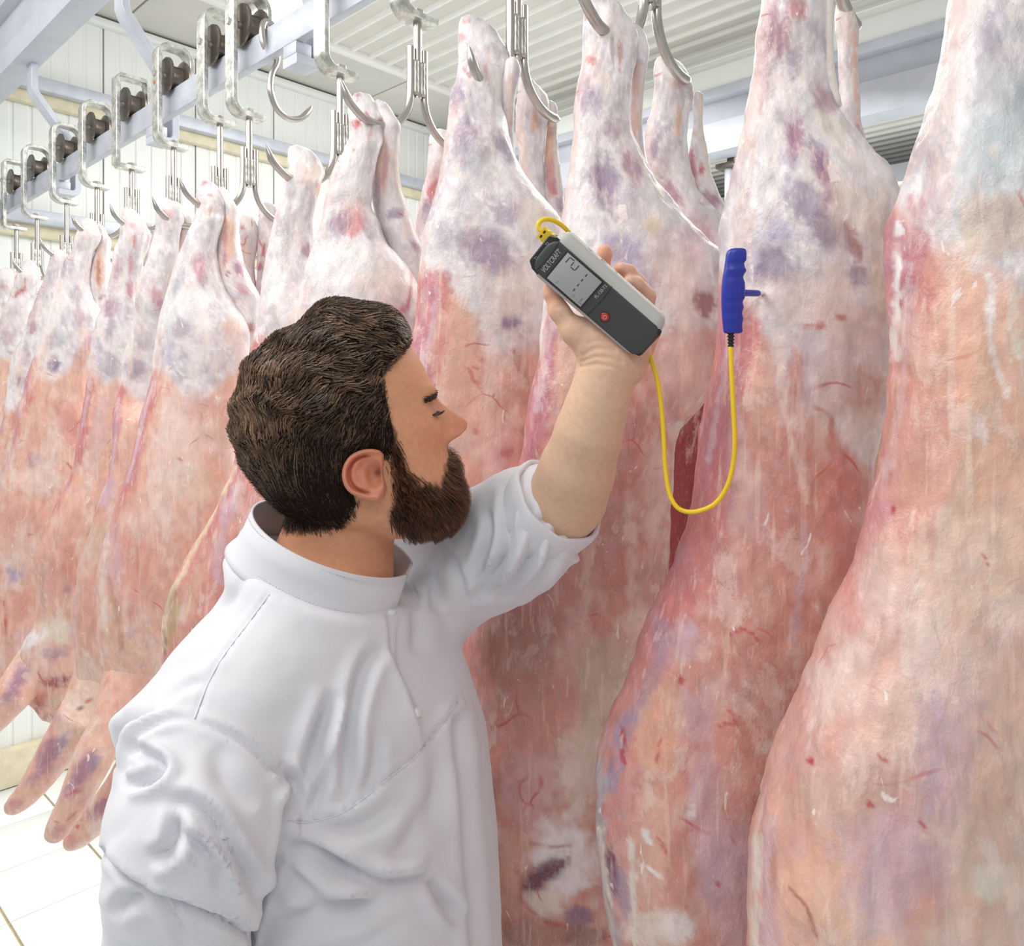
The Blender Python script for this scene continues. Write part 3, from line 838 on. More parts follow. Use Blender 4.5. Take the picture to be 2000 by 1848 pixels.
# --- the carcass right behind the thermometer
carcass('carcass right behind the thermometer and hand, with a cut white shoulder below', 1.03,
        [(-6, 1168, 1180, .025), (-2, 1156, 1196, .025), (10, 1147, 1208, .025), (45, 1141, 1234, .025), (77, 1141, 1246, .025), (105, 1140, 1244, .02), (157, 1130, 1234, .01), (210, 1122, 1231), (245, 1119, 1236), (301, 1115, 1258), (350, 1107, 1284), (424, 1097, 1340), (472, 1088, 1381), (516, 1079, 1408), (566, 1064, 1412), (602, 1058, 1408), (657, 1056, 1402), (709, 1052, 1397), (754, 1046, 1388), (796, 1038, 1364), (837, 1031, 1332), (865, 1026, 1321), (917, 1012, 1316, .02), (969, 995, 1314, .035), (1003, 985, 1311, .05), (1075, 960, 1309, .07), (1139, 945, 1303, .08), (1250, 905, 1298, .10), (1400, 880, 1290, .11), (1550, 868, 1280, .11), (1700, 870, 1270, .11), (1848, 880, 1260, .11), (2000, 905, 1240, .11), (2250, 960, 1190, .11), (2380, 1010, 1140, .11)],
        [(1050, 585), (1075, 640), (1110, 760), (1180, 800), (1250, 700), (1300, 660), (1400, 640)],
        [knob(1190, 40, 34, 1), ('b', 1143, 30, 6, 10, 0, 'BLD', .5), ('b', 1155, 118, 9, 9, 0, 'BLD', .9), ('b', 1196, 95, 5, 26, 0, 'DRK', .45), ('b', 1211, 110, 5, 28, 0, 'BRN', .75), ('s', [(1225, 90), (1222, 160), (1224, 230)], 9, 'WHT', .85), ('b', 1142, 180, 16, 36, 10, 'MUS', .85), ('b', 1165, 200, 12, 28, 0, 'MUS', .6), ('b', 1195, 255, 14, 24, 0, 'MUD', .5), ('b', 1180, 350, 24, 46, 5, 'MUD', .8), ('b', 1235, 330, 16, 36, -20, 'PUR', .7), ('b', 1200, 380, 40, 40, 0, 'MUS', .4), ('b', 1215, 490, 36, 34, 10, 'VIO', .65), ('b', 1260, 560, 24, 34, 0, 'VIO', .5), ('b', 1275, 440, 20, 20, 0, 'YEL', .6), ('b', 1300, 520, 40, 60, 0, 'PAL', .5), ('b', 1340, 560, 40, 90, 0, 'PAL', .65), ('b', 1360, 470, 30, 40, 0, 'LIL', .4), ('b', 1380, 590, 22, 26, 0, 'DRD', .75), ('b', 1130, 470, 34, 60, 0, 'FAT', .5),
         ('s', [(1068, 560), (1058, 640), (1054, 700)], 9, 'WHT', 1.), ('s', [(1080, 620), (1065, 740), (1045, 850), (1022, 930)], 20, 'ROS', .9), ('s', [(1078, 600), (1062, 720), (1050, 800)], 9, 'LIL', .9), ('b', 1110, 700, 26, 90, 8, 'PNK', .85), ('b', 1340, 720, 60, 70, 0, 'PAL', .6), ('b', 1260, 730, 24, 60, -10, 'SAL', .5), ('s', [(1240, 740), (1285, 860), (1305, 960)], 12, 'PAL', .6), ('s', [(1330, 830), (1318, 900), (1310, 1010), (1305, 1130)], 8, 'CRM', .8), ('b', 1260, 900, 60, 120, 0, 'SAL', .3), ('b', 1200, 1080, 90, 110, 0, 'BRN', .35), ('s', [(1225, 960), (1235, 1080), (1228, 1230)], 10, 'PAL', .5), ('b', 1280, 960, 24, 90, 0, 'PAL', .5),
         ('b', 1010, 1300, 70, 120, 10, 'BRN', .6), ('b', 960, 1270, 30, 60, 0, 'BRN', .6), ('b', 1190, 1310, 60, 100, 25, 'TAN', .75), ('b', 1140, 1480, 50, 130, 20, 'CRM', .75), ('b', 1170, 1370, 30, 80, 25, 'TAN', .6), ('b', 1060, 1420, 60, 110, 10, 'SAL', .4), ('b', 950, 1540, 24, 40, 0, 'BRN', .7), ('b', 1030, 1540, 60, 70, 20, 'LIL', .35), ('s', [(1090, 1540), (1060, 1610), (1030, 1660)], 5, 'BRN', .6),
         ('b', 1105, 1670, 60, 70, 20, 'WHT', .95), ('b', 1060, 1760, 40, 30, 30, 'CRM', .9), ('b', 1120, 1720, 40, 24, -20, 'WHT', .9), ('b', 1052, 1715, 44, 20, -32, 'DPU', .95), ('b', 1085, 1690, 24, 14, -35, 'DPU', .8), ('b', 1130, 1790, 26, 20, -30, 'MUD', .85), ('b', 1000, 1700, 26, 60, 10, 'PNK', .5), ('b', 1040, 1830, 110, 34, 0, 'BRN', .85), ('b', 1140, 1830, 40, 22, 0, 'DRK', .5), ('s', [(1010, 1690), (1020, 1760), (1060, 1800), (1110, 1812)], 5, 'BLD', .5), ('s', [(1045, 1650), (1085, 1655), (1110, 1650)], 4, 'BRN', .7)],
        seed=13, pk='SAL', thick=0.75, amp=0.008, mus=0.5, edge=0.10, hmax=0.105,
        legs=[([(48, 1222, 1234), (54, 1216, 1246), (78, 1226, 1262), (100, 1232, 1267), (120, 1234, 1265), (192, 1232, 1257), (240, 1228, 1255), (300, 1222, 1262), (360, 1215, 1275)], 0.04,
               [('b', 1245, 90, 18, 24, 0, 'WHT', .7), ('s', [(1243, 130), (1240, 200), (1240, 260)], 9, 'PNK', .7), ('s', [(1256, 130), (1250, 240)], 5, 'CRM', .9)])])
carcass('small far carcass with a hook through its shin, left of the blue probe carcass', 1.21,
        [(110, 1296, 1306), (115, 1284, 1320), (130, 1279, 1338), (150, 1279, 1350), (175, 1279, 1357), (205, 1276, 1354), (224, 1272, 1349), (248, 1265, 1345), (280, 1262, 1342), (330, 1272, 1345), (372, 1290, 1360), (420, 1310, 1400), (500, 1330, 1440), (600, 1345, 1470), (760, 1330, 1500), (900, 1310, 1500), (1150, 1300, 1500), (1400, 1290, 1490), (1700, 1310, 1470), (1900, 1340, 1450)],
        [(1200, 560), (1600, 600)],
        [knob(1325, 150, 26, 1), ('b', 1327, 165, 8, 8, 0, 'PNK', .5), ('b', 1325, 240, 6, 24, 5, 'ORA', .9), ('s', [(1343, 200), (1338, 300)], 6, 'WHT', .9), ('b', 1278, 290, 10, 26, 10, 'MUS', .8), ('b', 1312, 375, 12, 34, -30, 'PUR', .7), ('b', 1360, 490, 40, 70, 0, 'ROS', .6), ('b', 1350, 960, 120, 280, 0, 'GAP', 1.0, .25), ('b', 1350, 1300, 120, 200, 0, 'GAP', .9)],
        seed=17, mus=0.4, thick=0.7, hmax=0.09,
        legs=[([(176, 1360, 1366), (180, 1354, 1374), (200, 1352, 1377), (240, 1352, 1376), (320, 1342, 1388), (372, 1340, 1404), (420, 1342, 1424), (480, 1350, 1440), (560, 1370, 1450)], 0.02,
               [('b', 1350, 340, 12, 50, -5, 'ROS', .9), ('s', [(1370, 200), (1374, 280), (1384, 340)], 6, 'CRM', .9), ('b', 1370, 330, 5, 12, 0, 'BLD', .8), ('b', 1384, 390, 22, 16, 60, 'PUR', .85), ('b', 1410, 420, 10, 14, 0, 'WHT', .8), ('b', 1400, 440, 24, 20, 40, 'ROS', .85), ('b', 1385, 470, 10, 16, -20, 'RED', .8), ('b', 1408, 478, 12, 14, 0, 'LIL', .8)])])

# --- left of the thermometer
carcass('tall carcass between the head and the thermometer, grey violet thigh and pink flank', 1.205,
        [(34, 910, 920, .088), (38, 903, 932, .088), (52, 898, 953, .088), (80, 896, 976, .086), (115, 896, 994, .078), (140, 895, 993, .062), (168, 885, 988, .053), (210, 878, 982, .036), (245, 875, 988, .02), (297, 873, 1002), (343, 863, 1020), (385, 853, 1055), (410, 845, 1080), (432, 840, 1096), (470, 831, 1104), (507, 826, 1106), (560, 822, 1100), (622, 817, 1095), (668, 806, 1085), (760, 792, 1070), (900, 765, 1050), (1050, 730, 1000), (1200, 690, 930), (1400, 650, 890), (1600, 650, 880), (1800, 690, 870), (1950, 740, 850)],
        [(800, 520), (850, 535), (885, 560), (910, 610), (930, 660), (945, 690), (1000, 700), (1100, 660)],
        [knob(930, 70, 26, 1), ('b', 902, 72, 7, 9, 0, 'RED', .7), ('s', [(905, 42), (915, 40)], 4, 'BLD', .6), ('s', [(906, 135), (918, 150)], 3, 'BLD', .6), ('b', 950, 140, 4, 20, -10, 'BRN', .5), ('s', [(975, 130), (970, 200), (980, 250)], 9, 'WHT', .8), ('b', 892, 190, 14, 34, 8, 'MUS', .85), ('b', 905, 265, 24, 40, 25, 'MUS', .85), ('b', 905, 318, 10, 12, 0, 'PUR', .7), ('b', 985, 285, 14, 30, -25, 'MUS', .8), ('b', 930, 340, 30, 50, 0, 'GRY', .6), ('b', 900, 400, 20, 40, 0, 'GRY', .4), ('b', 1000, 420, 30, 24, 0, 'MUS', .6), ('b', 950, 490, 44, 40, 20, 'MUD', .75), ('b', 985, 520, 24, 24, 0, 'MUS', .7), ('b', 865, 470, 24, 30, 0, 'GRY', .5), ('b', 1050, 430, 30, 40, -30, 'CRM', .7), ('b', 1000, 600, 50, 60, 0, 'TAN', .4), ('b', 1000, 632, 18, 14, 0, 'MUD', .9), ('b', 1020, 560, 40, 50, 0, 'PAL', .4), ('b', 930, 590, 24, 60, -20, 'WHT', .5),
         ('s', [(845, 540), (835, 620), (818, 700), (830, 760)], 16, 'ROS', .9), ('s', [(855, 560), (845, 640), (825, 720)], 7, 'LIL', .7), ('b', 868, 570, 14, 40, 0, 'RED', .8), ('b', 865, 680, 16, 60, 10, 'RED', .6), ('b', 900, 700, 30, 110, 0, 'PNK', .9), ('b', 935, 690, 6, 60, 0, 'SAL', .6), ('b', 960, 780, 20, 160, 0, 'PAL', .5), ('b', 1010, 800, 36, 110, 0, 'BRN', .4), ('b', 1020, 720, 24, 60, 0, 'BRN', .35), ('b', 990, 885, 12, 12, 0, 'BLD', .6), ('s', [(925, 720), (945, 700)], 3, 'BLD', .6), ('s', [(928, 845), (935, 838)], 3, 'BLD', .7), ('b', 1003, 686, 5, 4, 0, 'BLD', .7), ('b', 1000, 900, 40, 60, 0, 'LIL', .3)],
        seed=23, pk='PNK', thick=0.8, amp=0.007, mus=0.45, edge=0.14, hmax=0.10,
        legs=[([(112, 998, 1004), (118, 990, 1010), (140, 986, 1016), (157, 984, 1013), (210, 980, 1003), (252, 978, 1002), (300, 970, 1006), (340, 965, 1010)], 0.04, [('s', [(998, 150), (992, 250)], 7, 'PNK', .5)])])
carcass('far carcass with orange membrane beside its bone, left of the violet thighed one', 1.385,
        [(148, 1018, 1024), (152, 1012, 1034), (168, 1009, 1052), (190, 1007, 1068), (217, 1003, 1072), (252, 1003, 1066), (308, 1010, 1062), (370, 1024, 1066), (430, 1040, 1080), (560, 1020, 1110), (800, 1000, 1120), (1200, 980, 1120), (1500, 990, 1110), (1700, 1020, 1080)],
        [(900, 600), (1300, 600)],
        [knob(1040, 185, 24, 1), ('b', 1043, 240, 5, 20, 8, 'ORA', .9), ('s', [(1064, 215), (1060, 300)], 6, 'WHT', .9), ('b', 1005, 262, 6, 6, 0, 'BLD', .7), ('s', [(1003, 265), (1018, 280)], 3, 'BLD', .6), ('b', 1020, 330, 16, 40, 0, 'CRM', .7)],
        seed=29, mus=0.25, thick=0.7, hmax=0.085,
        legs=[([(196, 1070, 1078), (202, 1066, 1086), (217, 1066, 1091), (240, 1066, 1090), (280, 1064, 1091), (350, 1058, 1099), (400, 1060, 1103), (440, 1070, 1103), (520, 1080, 1105)], 0.015,
               [('b', 1074, 300, 9, 60, 0, 'ORA', .9), ('b', 1080, 368, 8, 16, 0, 'BLD', .7), ('b', 1075, 345, 8, 30, 0, 'ROS', .7), ('s', [(1084, 230), (1086, 300), (1094, 380)], 5, 'CRM', .9), ('b', 1092, 400, 8, 12, 0, 'MUS', .7)])])
# --- behind the head
carcass('carcass right behind the head, red shank muscle and a fat white rump', 1.38,
        [(180, 700, 706, .04), (183, 694, 718, .04), (200, 687, 733, .04), (217, 682, 744, .04), (238, 683, 753, .037), (259, 683, 752, .03), (297, 675, 741), (320, 661, 735), (353, 645, 729), (402, 635, 727), (430, 628, 741), (462, 619, 752), (515, 606, 796), (546, 599, 811), (567, 594, 821), (600, 588, 826), (650, 578, 815), (700, 560, 805), (800, 530, 800), (950, 490, 790), (1150, 450, 770), (1350, 430, 750), (1550, 450, 720), (1700, 500, 660)],
        [(500, 620), (600, 700), (820, 720)],
        [knob(720, 215, 28, 1), ('b', 696, 242, 8, 10, 0, 'BLD', .9), ('b', 741, 237, 7, 5, 0, 'BLD', .7), ('b', 717, 224, 3, 8, -20, 'BLD', .7), ('b', 698, 184, 6, 3, 0, 'BLD', .5), ('s', [(687, 290), (692, 295)], 3, 'BLD', .6), ('b', 722, 265, 4, 18, 8, 'BRN', .5), ('s', [(741, 260), (733, 330), (727, 380)], 7, 'WHT', .8), ('b', 681, 432, 26, 38, 15, 'RED', .85), ('b', 660, 440, 18, 34, 15, 'MUS', .7), ('b', 650, 400, 12, 34, 12, 'GRY', .6), ('b', 728, 462, 8, 12, 0, 'MUS', .7), ('b', 690, 350, 30, 50, 0, 'WHT', .6), ('b', 690, 520, 70, 40, 0, 'WHT', .5), ('b', 735, 550, 40, 30, 0, 'TAN', .35), ('b', 770, 560, 30, 60, 0, 'PAL', .5), ('s', [(805, 520), (803, 560), (797, 600)], 4, 'BLD', .75), ('b', 815, 560, 10, 50, 0, 'PAL', .6), ('b', 790, 605, 16, 10, 0, 'ROS', .8), ('b', 808, 608, 14, 12, 0, 'WHT', .9)],
        seed=31, mus=0.35, thick=0.75, amp=0.007, hmax=0.10,
        legs=[([(194, 735, 741), (198, 731, 752), (225, 738, 772), (249, 744, 783), (266, 742, 781), (315, 730, 780), (371, 725, 786), (413, 730, 801), (455, 740, 814), (490, 755, 826), (540, 770, 828), (600, 785, 828)], 0.04,
               [('b', 757, 225, 14, 22, -30, 'WHT', .7), ('b', 745, 330, 16, 54, 5, 'ORA', .6), ('b', 750, 330, 7, 40, 5, 'ROS', .55), ('b', 737, 380, 6, 40, 0, 'MUS', .6), ('s', [(773, 270), (774, 330), (780, 380)], 8, 'CRM', .9), ('b', 770, 418, 16, 12, -20, 'MUS', .9), ('b', 783, 420, 5, 5, 0, 'DRD', .7), ('b', 812, 480, 16, 8, 50, 'PUR', .7), ('b', 800, 450, 12, 14, 0, 'PAL', .6)])])
carcass('half hidden far carcass whose bloodied shin shows above the head', 1.56,
        [(254, 850, 860), (258, 845, 875), (272, 840, 888), (297, 838, 895), (332, 836, 900), (385, 824, 910), (420, 817, 920), (470, 815, 940), (600, 830, 960), (900, 820, 960), (1200, 820, 960), (1450, 850, 930)],
        [(700, 640), (1000, 640)],
        [knob(860, 275, 20, 1), ('b', 843, 375, 8, 26, 20, 'BLD', .8), ('b', 850, 350, 14, 30, 20, 'RED', .5), ('b', 828, 420, 10, 34, 15, 'MUS', .8)],
        seed=37, mus=0.3, thick=0.7, hmax=0.08)
carcass('carcass left of the head with a red lilac lower flank and yellowed edge', 1.575,
        [(281, 575, 583, .03), (284, 569, 594, .03), (295, 563, 612, .03), (320, 561, 630, .028), (336, 562, 636, .022), (357, 556, 630), (402, 547, 618), (437, 536, 612), (490, 528, 614), (560, 515, 640), (640, 500, 670), (720, 487, 680), (800, 477, 690), (908, 461, 680), (956, 440, 670), (1015, 408, 660), (1051, 388, 650), (1099, 364, 640), (1155, 336, 630), (1207, 322, 620), (1252, 320, 610), (1350, 330, 590), (1480, 360, 560), (1560, 400, 510)],
        [(440, 660), (520, 660), (560, 700), (700, 760)],
        [knob(590, 305, 22, 1), ('b', 563, 325, 5, 8, 0, 'PNK', .7), ('b', 560, 430, 14, 60, 8, 'GRY', .5), ('b', 596, 345, 8, 20, 0, 'ORA', .3), ('b', 620, 330, 12, 12, 0, 'CRM', .8), ('b', 540, 540, 16, 70, 8, 'WHT', .5), ('b', 600, 490, 10, 14, 0, 'PUR', .7), ('b', 626, 390, 4, 8, 0, 'BLD', .8), ('s', [(622, 360), (624, 420), (618, 465)], 5, 'PNK', .9),
         ('b', 440, 1100, 70, 200, 15, 'SAL', .8), ('s', [(470, 910), (440, 985), (415, 1030)], 22, 'ROS', .5), ('s', [(462, 950), (440, 1010)], 13, 'LIL', .9), ('s', [(440, 1020), (420, 1100), (430, 1130)], 14, 'LIL', .75), ('s', [(458, 912), (410, 1013), (366, 1096), (334, 1160), (322, 1220), (322, 1270)], 6, 'YEL', .8), ('b', 338, 1210, 10, 50, 10, 'GRN', .75), ('b', 330, 1180, 8, 30, 20, 'DRK', .4), ('b', 322, 1260, 4, 24, 0, 'DRK', .7), ('b', 380, 1150, 14, 60, 20, 'YEL', .35)],
        seed=41, pk='SAL', mus=0.4, thick=0.75, hmax=0.09)
carcass('carcass with two thin forelegs hanging just left of the shirt sleeve', 1.815,
        [(354, 395, 402, .03), (357, 390, 412, .03), (364, 386, 421, .03), (382, 383, 432, .028), (398, 382, 440, .025), (416, 381, 437, .018), (430, 378, 433), (454, 368, 427), (482, 356, 421), (520, 342, 425), (560, 330, 438), (600, 320, 462), (650, 310, 487), (700, 304, 484), (729, 301, 478), (781, 286, 470), (846, 269, 466), (921, 252, 460), (986, 229, 450), (1025, 214, 440), (1090, 195, 420), (1138, 191, 400), (1219, 195, 370, .008), (1260, 200, 358, .022), (1300, 206, 345, .04), (1360, 218, 320, .06), (1420, 232, 300, .075), (1450, 245, 285, .08)],
        [(290, 730), (305, 720), (330, 735), (355, 780), (380, 800), (440, 740), (490, 700)],
        [knob(410, 375, 16, 1), ('b', 398, 358, 7, 3, -20, 'BLD', .6), ('s', [(404, 380), (418, 384)], 2.5, 'RED', .7), ('b', 411, 412, 3, 10, 10, 'BRN', .6), ('s', [(425, 420), (420, 480)], 5, 'WHT', .8), ('b', 391, 525, 13, 26, -12, 'ROS', .75), ('b', 396, 550, 11, 10, 0, 'PUR', .5), ('b', 345, 560, 5, 18, 15, 'MUS', .8), ('b', 360, 640, 24, 24, 0, 'MUS', .6), ('b', 350, 500, 12, 16, 0, 'GRY', .5), ('b', 380, 600, 50, 30, 0, 'WHT', .6), ('b', 330, 690, 12, 20, 0, 'VIO', .5), ('b', 460, 650, 24, 30, 0, 'PAL', .7), ('b', 450, 640, 16, 12, 0, 'ORA', .4), ('b', 340, 590, 10, 60, 10, 'BLU', .4), ('b', 470, 690, 14, 30, 0, 'PAL', .6),
         ('s', [(304, 740), (290, 800), (270, 870), (245, 960)], 9, 'RED', .75), ('s', [(303, 735), (284, 800), (266, 880), (250, 940)], 4, 'LIL', .9), ('b', 330, 860, 30, 90, 8, 'PAL', .7), ('b', 380, 840, 50, 60, 0, 'PAL', .6), ('b', 400, 800, 40, 26, 20, 'SAL', .5), ('b', 430, 850, 30, 24, 0, 'TAN', .6), ('b', 360, 940, 50, 40, 0, 'CRM', .5), ('b', 400, 960, 24, 30, 0, 'YEL', .35), ('b', 270, 1100, 60, 90, 0, 'SAL', .6), ('b', 300, 1020, 60, 50, 0, 'PAL', .5), ('b', 225, 1090, 16, 50, 0, 'LIL', .5), ('s', [(215, 1130), (228, 1200), (236, 1270)], 6, 'BRN', .6), ('s', [(207, 1060), (200, 1140), (203, 1230)], 7, 'CRM', .6), ('b', 347, 1112, 4, 4, 0, 'BLD', .9), ('b', 350, 897, 4, 3, 0, 'BLD', .8), ('b', 330, 1290, 30, 40, 0, 'PAL', .6), ('b', 270, 1350, 30, 30, 0, 'PNK', .6), ('b', 303, 1256, 3, 3, 0, 'BLD', .9), ('b', 223, 1376, 3, 6, 0, 'BLD', .8)],
        seed=43, pk='PNK', mus=0.4, thick=0.75, amp=0.006, hmax=0.075,
        legs=[([(366, 430, 436), (370, 426, 443), (385, 430, 452), (400, 434, 461), (412, 438, 468), (425, 436, 467), (450, 428, 467), (500, 422, 473), (546, 428, 490), (586, 445, 508), (620, 460, 506), (680, 470, 500)], 0.03,
               [('b', 445, 390, 10, 18, -30, 'WHT', .7), ('b', 445, 470, 14, 56, 0, 'ORA', .85), ('b', 440, 470, 4, 40, 0, 'ROS', .6), ('b', 438, 508, 5, 16, 0, 'PUR', .8), ('s', [(462, 415), (464, 480), (472, 530)], 5, 'WHT', .9), ('b', 444, 535, 3, 6, 20, 'DPU', .8), ('b', 468, 525, 11, 14, 0, 'PUR', .85), ('b', 474, 566, 16, 8, 45, 'ROS', .7), ('b', 455, 588, 8, 8, 0, 'RED', .5), ('b', 490, 600, 12, 20, 0, 'WHT', .6), ('b', 490, 640, 7, 10, 0, 'DRD', .7)])],
        limbs=[([(290, 1130, 40, 0.13), (268, 1270, 54, 0.10), (243, 1360, 48, 0.055), (216, 1420, 42, 0.02), (188, 1468, 38, -.01), (165, 1520, 34, -.02), (138, 1575, 27, -.03), (115, 1615, 23, -.03), (102, 1636, 16, -.03), (99, 1641, 6, -.03)], -0.05,
                [('b', 165, 1500, 16, 40, 25, 'PUR', .85), ('b', 150, 1470, 14, 14, 0, 'PAL', .5), ('b', 185, 1490, 8, 20, 20, 'MUS', .8), ('b', 140, 1540, 12, 30, 25, 'PUR', .7), ('b', 115, 1600, 22, 34, 25, 'PNK', .8), ('b', 112, 1622, 14, 14, 0, 'ROS', .6), ('s', [(125, 1558), (145, 1545), (175, 1545)], 3, 'BLD', .6), ('s', [(135, 1600), (150, 1585)], 4, 'BLD', .5), ('b', 220, 1430, 40, 40, 0, 'PNK', .6)]),
               ([(300, 1400, 24, 0.0), (240, 1530, 32, 0), (205, 1580, 31, 0), (170, 1615, 27, 0), (145, 1640, 22, 0), (132, 1652, 12, 0), (128, 1655, 4, 0)], 0.04,
                [('b', 195, 1580, 14, 34, 50, 'PUR', .85), ('b', 160, 1625, 30, 16, -40, 'PNK', .8), ('b', 140, 1640, 12, 14, 0, 'RED', .6), ('b', 152, 1615, 4, 4, 0, 'BLD', .9), ('b', 190, 1615, 20, 10, -40, 'PAL', .6)])])
carcass('far carcass half hidden by the twin hook, both bony shins white and red', 1.98,
        [(398, 518, 524), (401, 512, 534), (412, 509, 545), (440, 508, 545), (500, 505, 545), (560, 500, 545), (640, 490, 560), (800, 480, 570), (1000, 470, 570), (1250, 470, 560), (1400, 500, 530)],
        [(440, 640), (600, 640)],
        [knob(522, 412, 12, 1), ('b', 515, 490, 4, 16, 10, 'BLD', .8), ('b', 508, 520, 4, 10, 20, 'BLD', .85), ('s', [(505, 470), (515, 485)], 3, 'BLD', .7), ('b', 510, 550, 10, 30, 10, 'MUS', .6)],
        seed=47, mus=0.3, thick=0.7, hmax=0.07,
        legs=[([(421, 474, 480), (425, 470, 490), (440, 468, 499), (458, 470, 505), (472, 471, 502), (520, 472, 496), (560, 474, 500), (620, 480, 510)], -0.01, [('b', 473, 444, 4, 5, 0, 'BLD', .8), knob(488, 440, 10, 1), ('b', 478, 485, 5, 14, 0, 'PNK', .6)])])
carcass('narrow carcass squeezed behind the one with two forelegs, single foreleg low left', 1.94,
        [(383, 314, 321), (386, 309, 331), (398, 306, 345), (426, 302, 360), (446, 303, 356), (480, 296, 349), (524, 286, 345), (551, 276, 342), (586, 268, 340), (627, 263, 345, .015), (658, 255, 350, .02), (689, 247, 345, .025), (749, 239, 340, .025), (781, 230, 335, .025), (830, 224, 330), (882, 220, 325), (934, 210, 310), (1008, 184, 290), (1067, 167, 280), (1106, 155, 270), (1171, 151, 262), (1252, 155, 255, .012), (1300, 155, 245, .03), (1360, 150, 225, .05), (1390, 146, 205, .06), (1410, 144, 190, .06)],
        [(220, 750), (240, 745), (262, 770), (290, 790), (340, 770)],
        [knob(325, 400, 14, 1), ('b', 328, 416, 14, 10, 20, 'RED', .5), ('s', [(347, 440), (335, 500)], 6, 'WHT', .8), ('b', 303, 575, 12, 22, -15, 'ROS', .7), ('b', 314, 595, 8, 14, -10, 'PUR', .5), ('b', 300, 515, 5, 8, 20, 'GRY', .6), ('b', 280, 660, 16, 30, 0, 'GRY', .6), ('b', 265, 720, 20, 18, 0, 'MUD', .6), ('b', 258, 600, 8, 60, 8, 'CRM', .5), ('b', 252, 690, 8, 40, 0, 'CRM', .6), ('b', 270, 760, 24, 14, 0, 'WHT', .5),
         ('s', [(238, 760), (228, 830), (224, 900)], 8, 'RED', .7), ('s', [(231, 780), (226, 850), (219, 920)], 4, 'LIL', .8), ('b', 205, 960, 16, 30, 20, 'LIL', .8), ('b', 190, 1060, 16, 40, 15, 'TAN', .6), ('s', [(178, 1020), (160, 1090), (154, 1180)], 9, 'TAN', .6), ('b', 175, 1200, 18, 90, 0, 'SAL', .6), ('b', 180, 1330, 30, 50, 0, 'CRM', .5)],
        seed=53, mus=0.35, thick=0.7, hmax=0.06,
        legs=[([(393, 340, 346), (397, 337, 353), (410, 340, 366), (426, 345, 380), (440, 350, 380), (460, 346, 372), (500, 340, 362), (560, 335, 360)], 0.03, [knob(356, 412, 12, 1), ('s', [(352, 450), (349, 500)], 5, 'ORA', .8)])],
        limbs=[([(222, 1160, 30, 0.10), (198, 1290, 44, 0.07), (172, 1370, 44, 0.03), (155, 1400, 42, 0), (125, 1445, 38, 0), (90, 1500, 32, -.01), (58, 1545, 24, -.02), (30, 1572, 18, -.02), (16, 1580, 12, -.02), (10, 1582, 4, -.02)], -0.01,
                [('b', 95, 1470, 18, 30, 30, 'PUR', .85), ('b', 122, 1450, 8, 22, 15, 'MUS', .8), ('b', 75, 1510, 10, 30, 40, 'PUR', .6), ('b', 45, 1560, 30, 18, -35, 'PNK', .8), ('b', 30, 1570, 14, 10, 0, 'ROS', .6), ('b', 150, 1390, 40, 40, 0, 'CRM', .5), ('b', 110, 1400, 16, 20, 0, 'ROS', .4), ('b', 157, 1384, 3, 3, 0, 'DRK', .9), ('b', 172, 1369, 3, 3, 0, 'BLD', .8)])])
